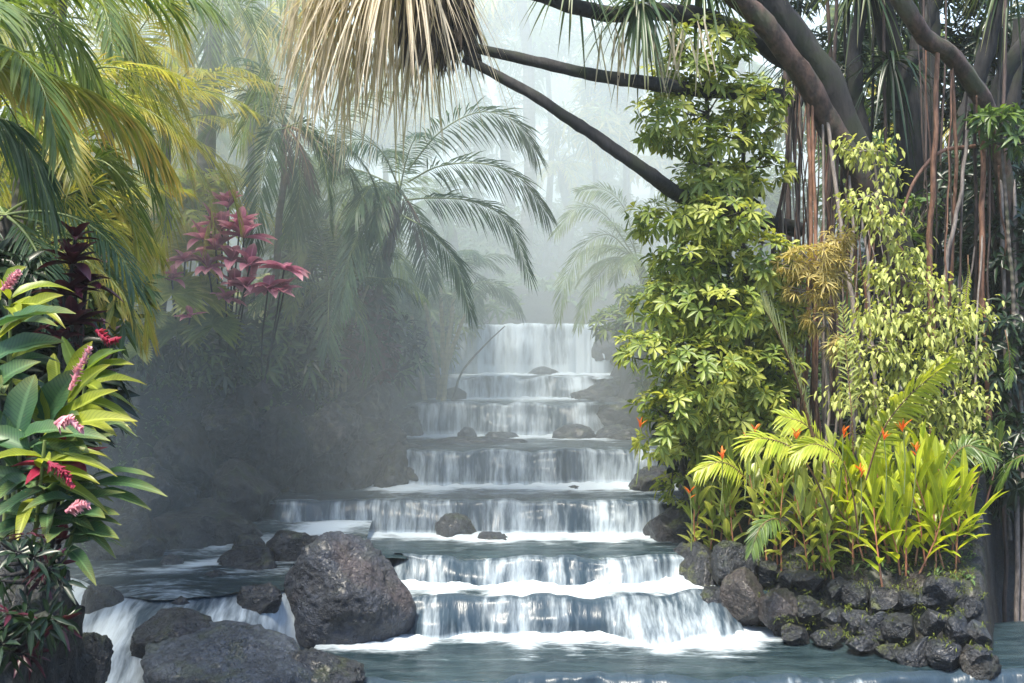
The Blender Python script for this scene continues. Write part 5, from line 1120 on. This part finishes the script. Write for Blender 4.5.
for j, (px, py, d, rx, ry, kd) in enumerate(FAR):
    lab = lab0 = f'{WORD[kd]} {where(px, py, d)}'
    seen_lab[lab] = seen_lab.get(lab, 0) + 1
    if seen_lab[lab] > 1: lab += '; the ' + ['', '', 'fuller of two', 'third and thinnest', 'fourth and palest'][min(4, seen_lab[lab0])]
    far_tree(*([KIND[kd][0], lab, KIND[kd][1]]), px, py, d, rx, ry, HUE[j % 3], kd, 'trees in the mist up the gorge')

# shrubs that fill the cliff top between the palms
for lab, ft, bl, n_, mt in [
    ('grey-green misty shrub on the cliff top behind the rose-coloured cordyline', (262, 400, 21), [(270, 330, 20.8, 46, 40, .6), (250, 365, 20.4, 50, 30, .5), (300, 355, 20.6, 40, 36, .5)], 240, ('dark_leaf', 'jungle_leaf')),
    ('leafy shrub on the cliff top under the fan palms', (165, 400, 19.4), [(150, 345, 19, 50, 36, .5), (205, 355, 19.4, 46, 32, .5), (110, 345, 18.4, 40, 36, .5)], 200, ('dark_leaf', 'jungle_leaf')),
    ('yellow-green shrub glowing behind the fan palms', (180, 380, 20.5), [(170, 195, 20, 44, 26, .6), (205, 190, 20, 30, 20, .5), (140, 215, 19.5, 36, 24, .5), (190, 230, 19.6, 40, 20, .5)], 240, ('fern_bright', 'palm_yellow')),
    ('dark hazy shrub behind the cane palm', (345, 400, 22.8), [(335, 330, 22.4, 50, 50, .6), (385, 350, 22.6, 40, 40, .6), (320, 260, 22.4, 50, 46, .6)], 260, ('dark_leaf', 'jungle_leaf')),
    ('misty green shrub at the side of the tallest fall', (425, 390, 26.5), [(420, 345, 26.5, 36, 36, .7), (445, 300, 26.8, 40, 40, .7), (400, 300, 26.5, 40, 40, .7), (490, 300, 27.6, 30, 20, .5)], 240, ('jungle_leaf', 'palm_green')),
    ('deep green shrub in the shade behind the red gingers', (40, 470, 10.2), [(20, 400, 10.2, 60, 70, .4), (70, 380, 10.4, 46, 60, .4), (0, 300, 10.2, 60, 60, .4)], 240, ('dark_leaf', 'dark_leaf')),
    ('olive shrub between the near palms', (30, 480, 13.5), [(20, 190, 13.6, 60, 60, .5), (90, 200, 13.8, 50, 50, .5), (40, 290, 13.4, 60, 50, .5), (110, 300, 13.6, 36, 40, .5)], 330, ('jungle_leaf', 'palm_yellow'))]:
    leafy_bush('shrub', lab, 'shrub', at(*ft), bl, n_, 7, .3, .085, mt, trunks=[([at(*ft), (at(*ft) + at(*bl[0][:3])) / 2, at(*bl[0][:3])], .04)], prof='lance', stem='trunk_black')

def undergrowth():
    mb = MB(); P = []; W_ = []
    for _ in range(5200):
        y = U(12.5, 31); xl, xr = np.interp(y, YK, XL), np.interp(y, YK, XR)
        x = xl - .75 - abs(R.normal(0, 2.5)) if R.random() < .5 else xr + .7 + abs(R.normal(0, 2.5))
        if y < 19.5 and x > .37 * y: continue
        if x > 0 and y < 15.0 and R.random() < .5: continue
        P.append((x, y, land(x, y))); W_.append(U(.08, .22) * (1 + .6 * (y > 18)))
    for _ in range(1500):            # ferny tufts clinging to the cliff face
        y = U(14.5, 25); xl = np.interp(y, YK, XL); x = xl - U(.15, 1.1); P.append((x, y, land(x, y))); W_.append(U(.06, .2))
    for _ in range(3600):
        y = 31 + 42 * R.random(); x = U(-.75, .75) * y
        P.append((x, y, land(x, y))); W_.append(U(.3, .8))
    P = np.array(P); W_ = np.array(W_); nl = 7; idx = np.repeat(np.arange(len(P)), nl); n = len(idx)
    a = U(0, 6.28, n); e = U(.1, 1.2, n); D = np.stack([np.cos(a) * np.cos(e), np.sin(a) * np.cos(e), np.sin(e)], 1)
    mb.leaves(P[idx] + R.normal(0, .04, (n, 3)), D, W_[idx] * U(.6, 1.3, n), W_[idx] * .3, 2, U(.2, .9, n), .2, 'lance', cols=2)
    tag(mb.build('undergrowth', M['jungle_leaf']), kind='stuff')
    # moss tufts over the stones of the bank
    mb = MB(); P = []
    for _ in range(900):
        x = U(1.9, 5.4); y = U(13.7, 16.5); P.append((x, y, land(x, y) + U(0, .1)))
    P = np.array(P); nl = 6; idx = np.repeat(np.arange(len(P)), nl); n = len(idx); a = U(0, 6.28, n); e = U(-.6, .9, n)
    mb.leaves(P[idx] + R.normal(0, .03, (n, 3)), np.stack([np.cos(a) * np.cos(e), np.sin(a) * np.cos(e), np.sin(e)], 1), U(.04, .1, n), U(.01, .025, n), 2, .5, .1, 'lance', cols=2)
    P2 = []
    for lst, dz in ((TOP, .3), (LOW1, -.15), (LOW2, -.45)):
        for (x, y, w, h) in lst:
            for _ in range(int(U(1, 7))):
                d = np.interp(x, [750, 800, 900, 990], [15.85, 15.2, 14.4, 13.95]) + dz
                P2.append(at(x + U(-.6, .6) * w, y - h * U(.2, .55) + 4, d - U(0, .12)))
    P2 = np.array(P2); nl = 9; idx = np.repeat(np.arange(len(P2)), nl); n = len(idx); a = U(0, 6.28, n); e = U(-.7, .9, n)
    mb.leaves(P2[idx] + R.normal(0, .025, (n, 3)), np.stack([np.cos(a) * np.cos(e), np.sin(a) * np.cos(e), np.sin(e)], 1), U(.03, .08, n), U(.01, .022, n), 2, .6, .1, 'lance', cols=2)
    tag(mb.build('moss', M['moss_tuft']), kind='stuff')
undergrowth()
sky_air_camera()
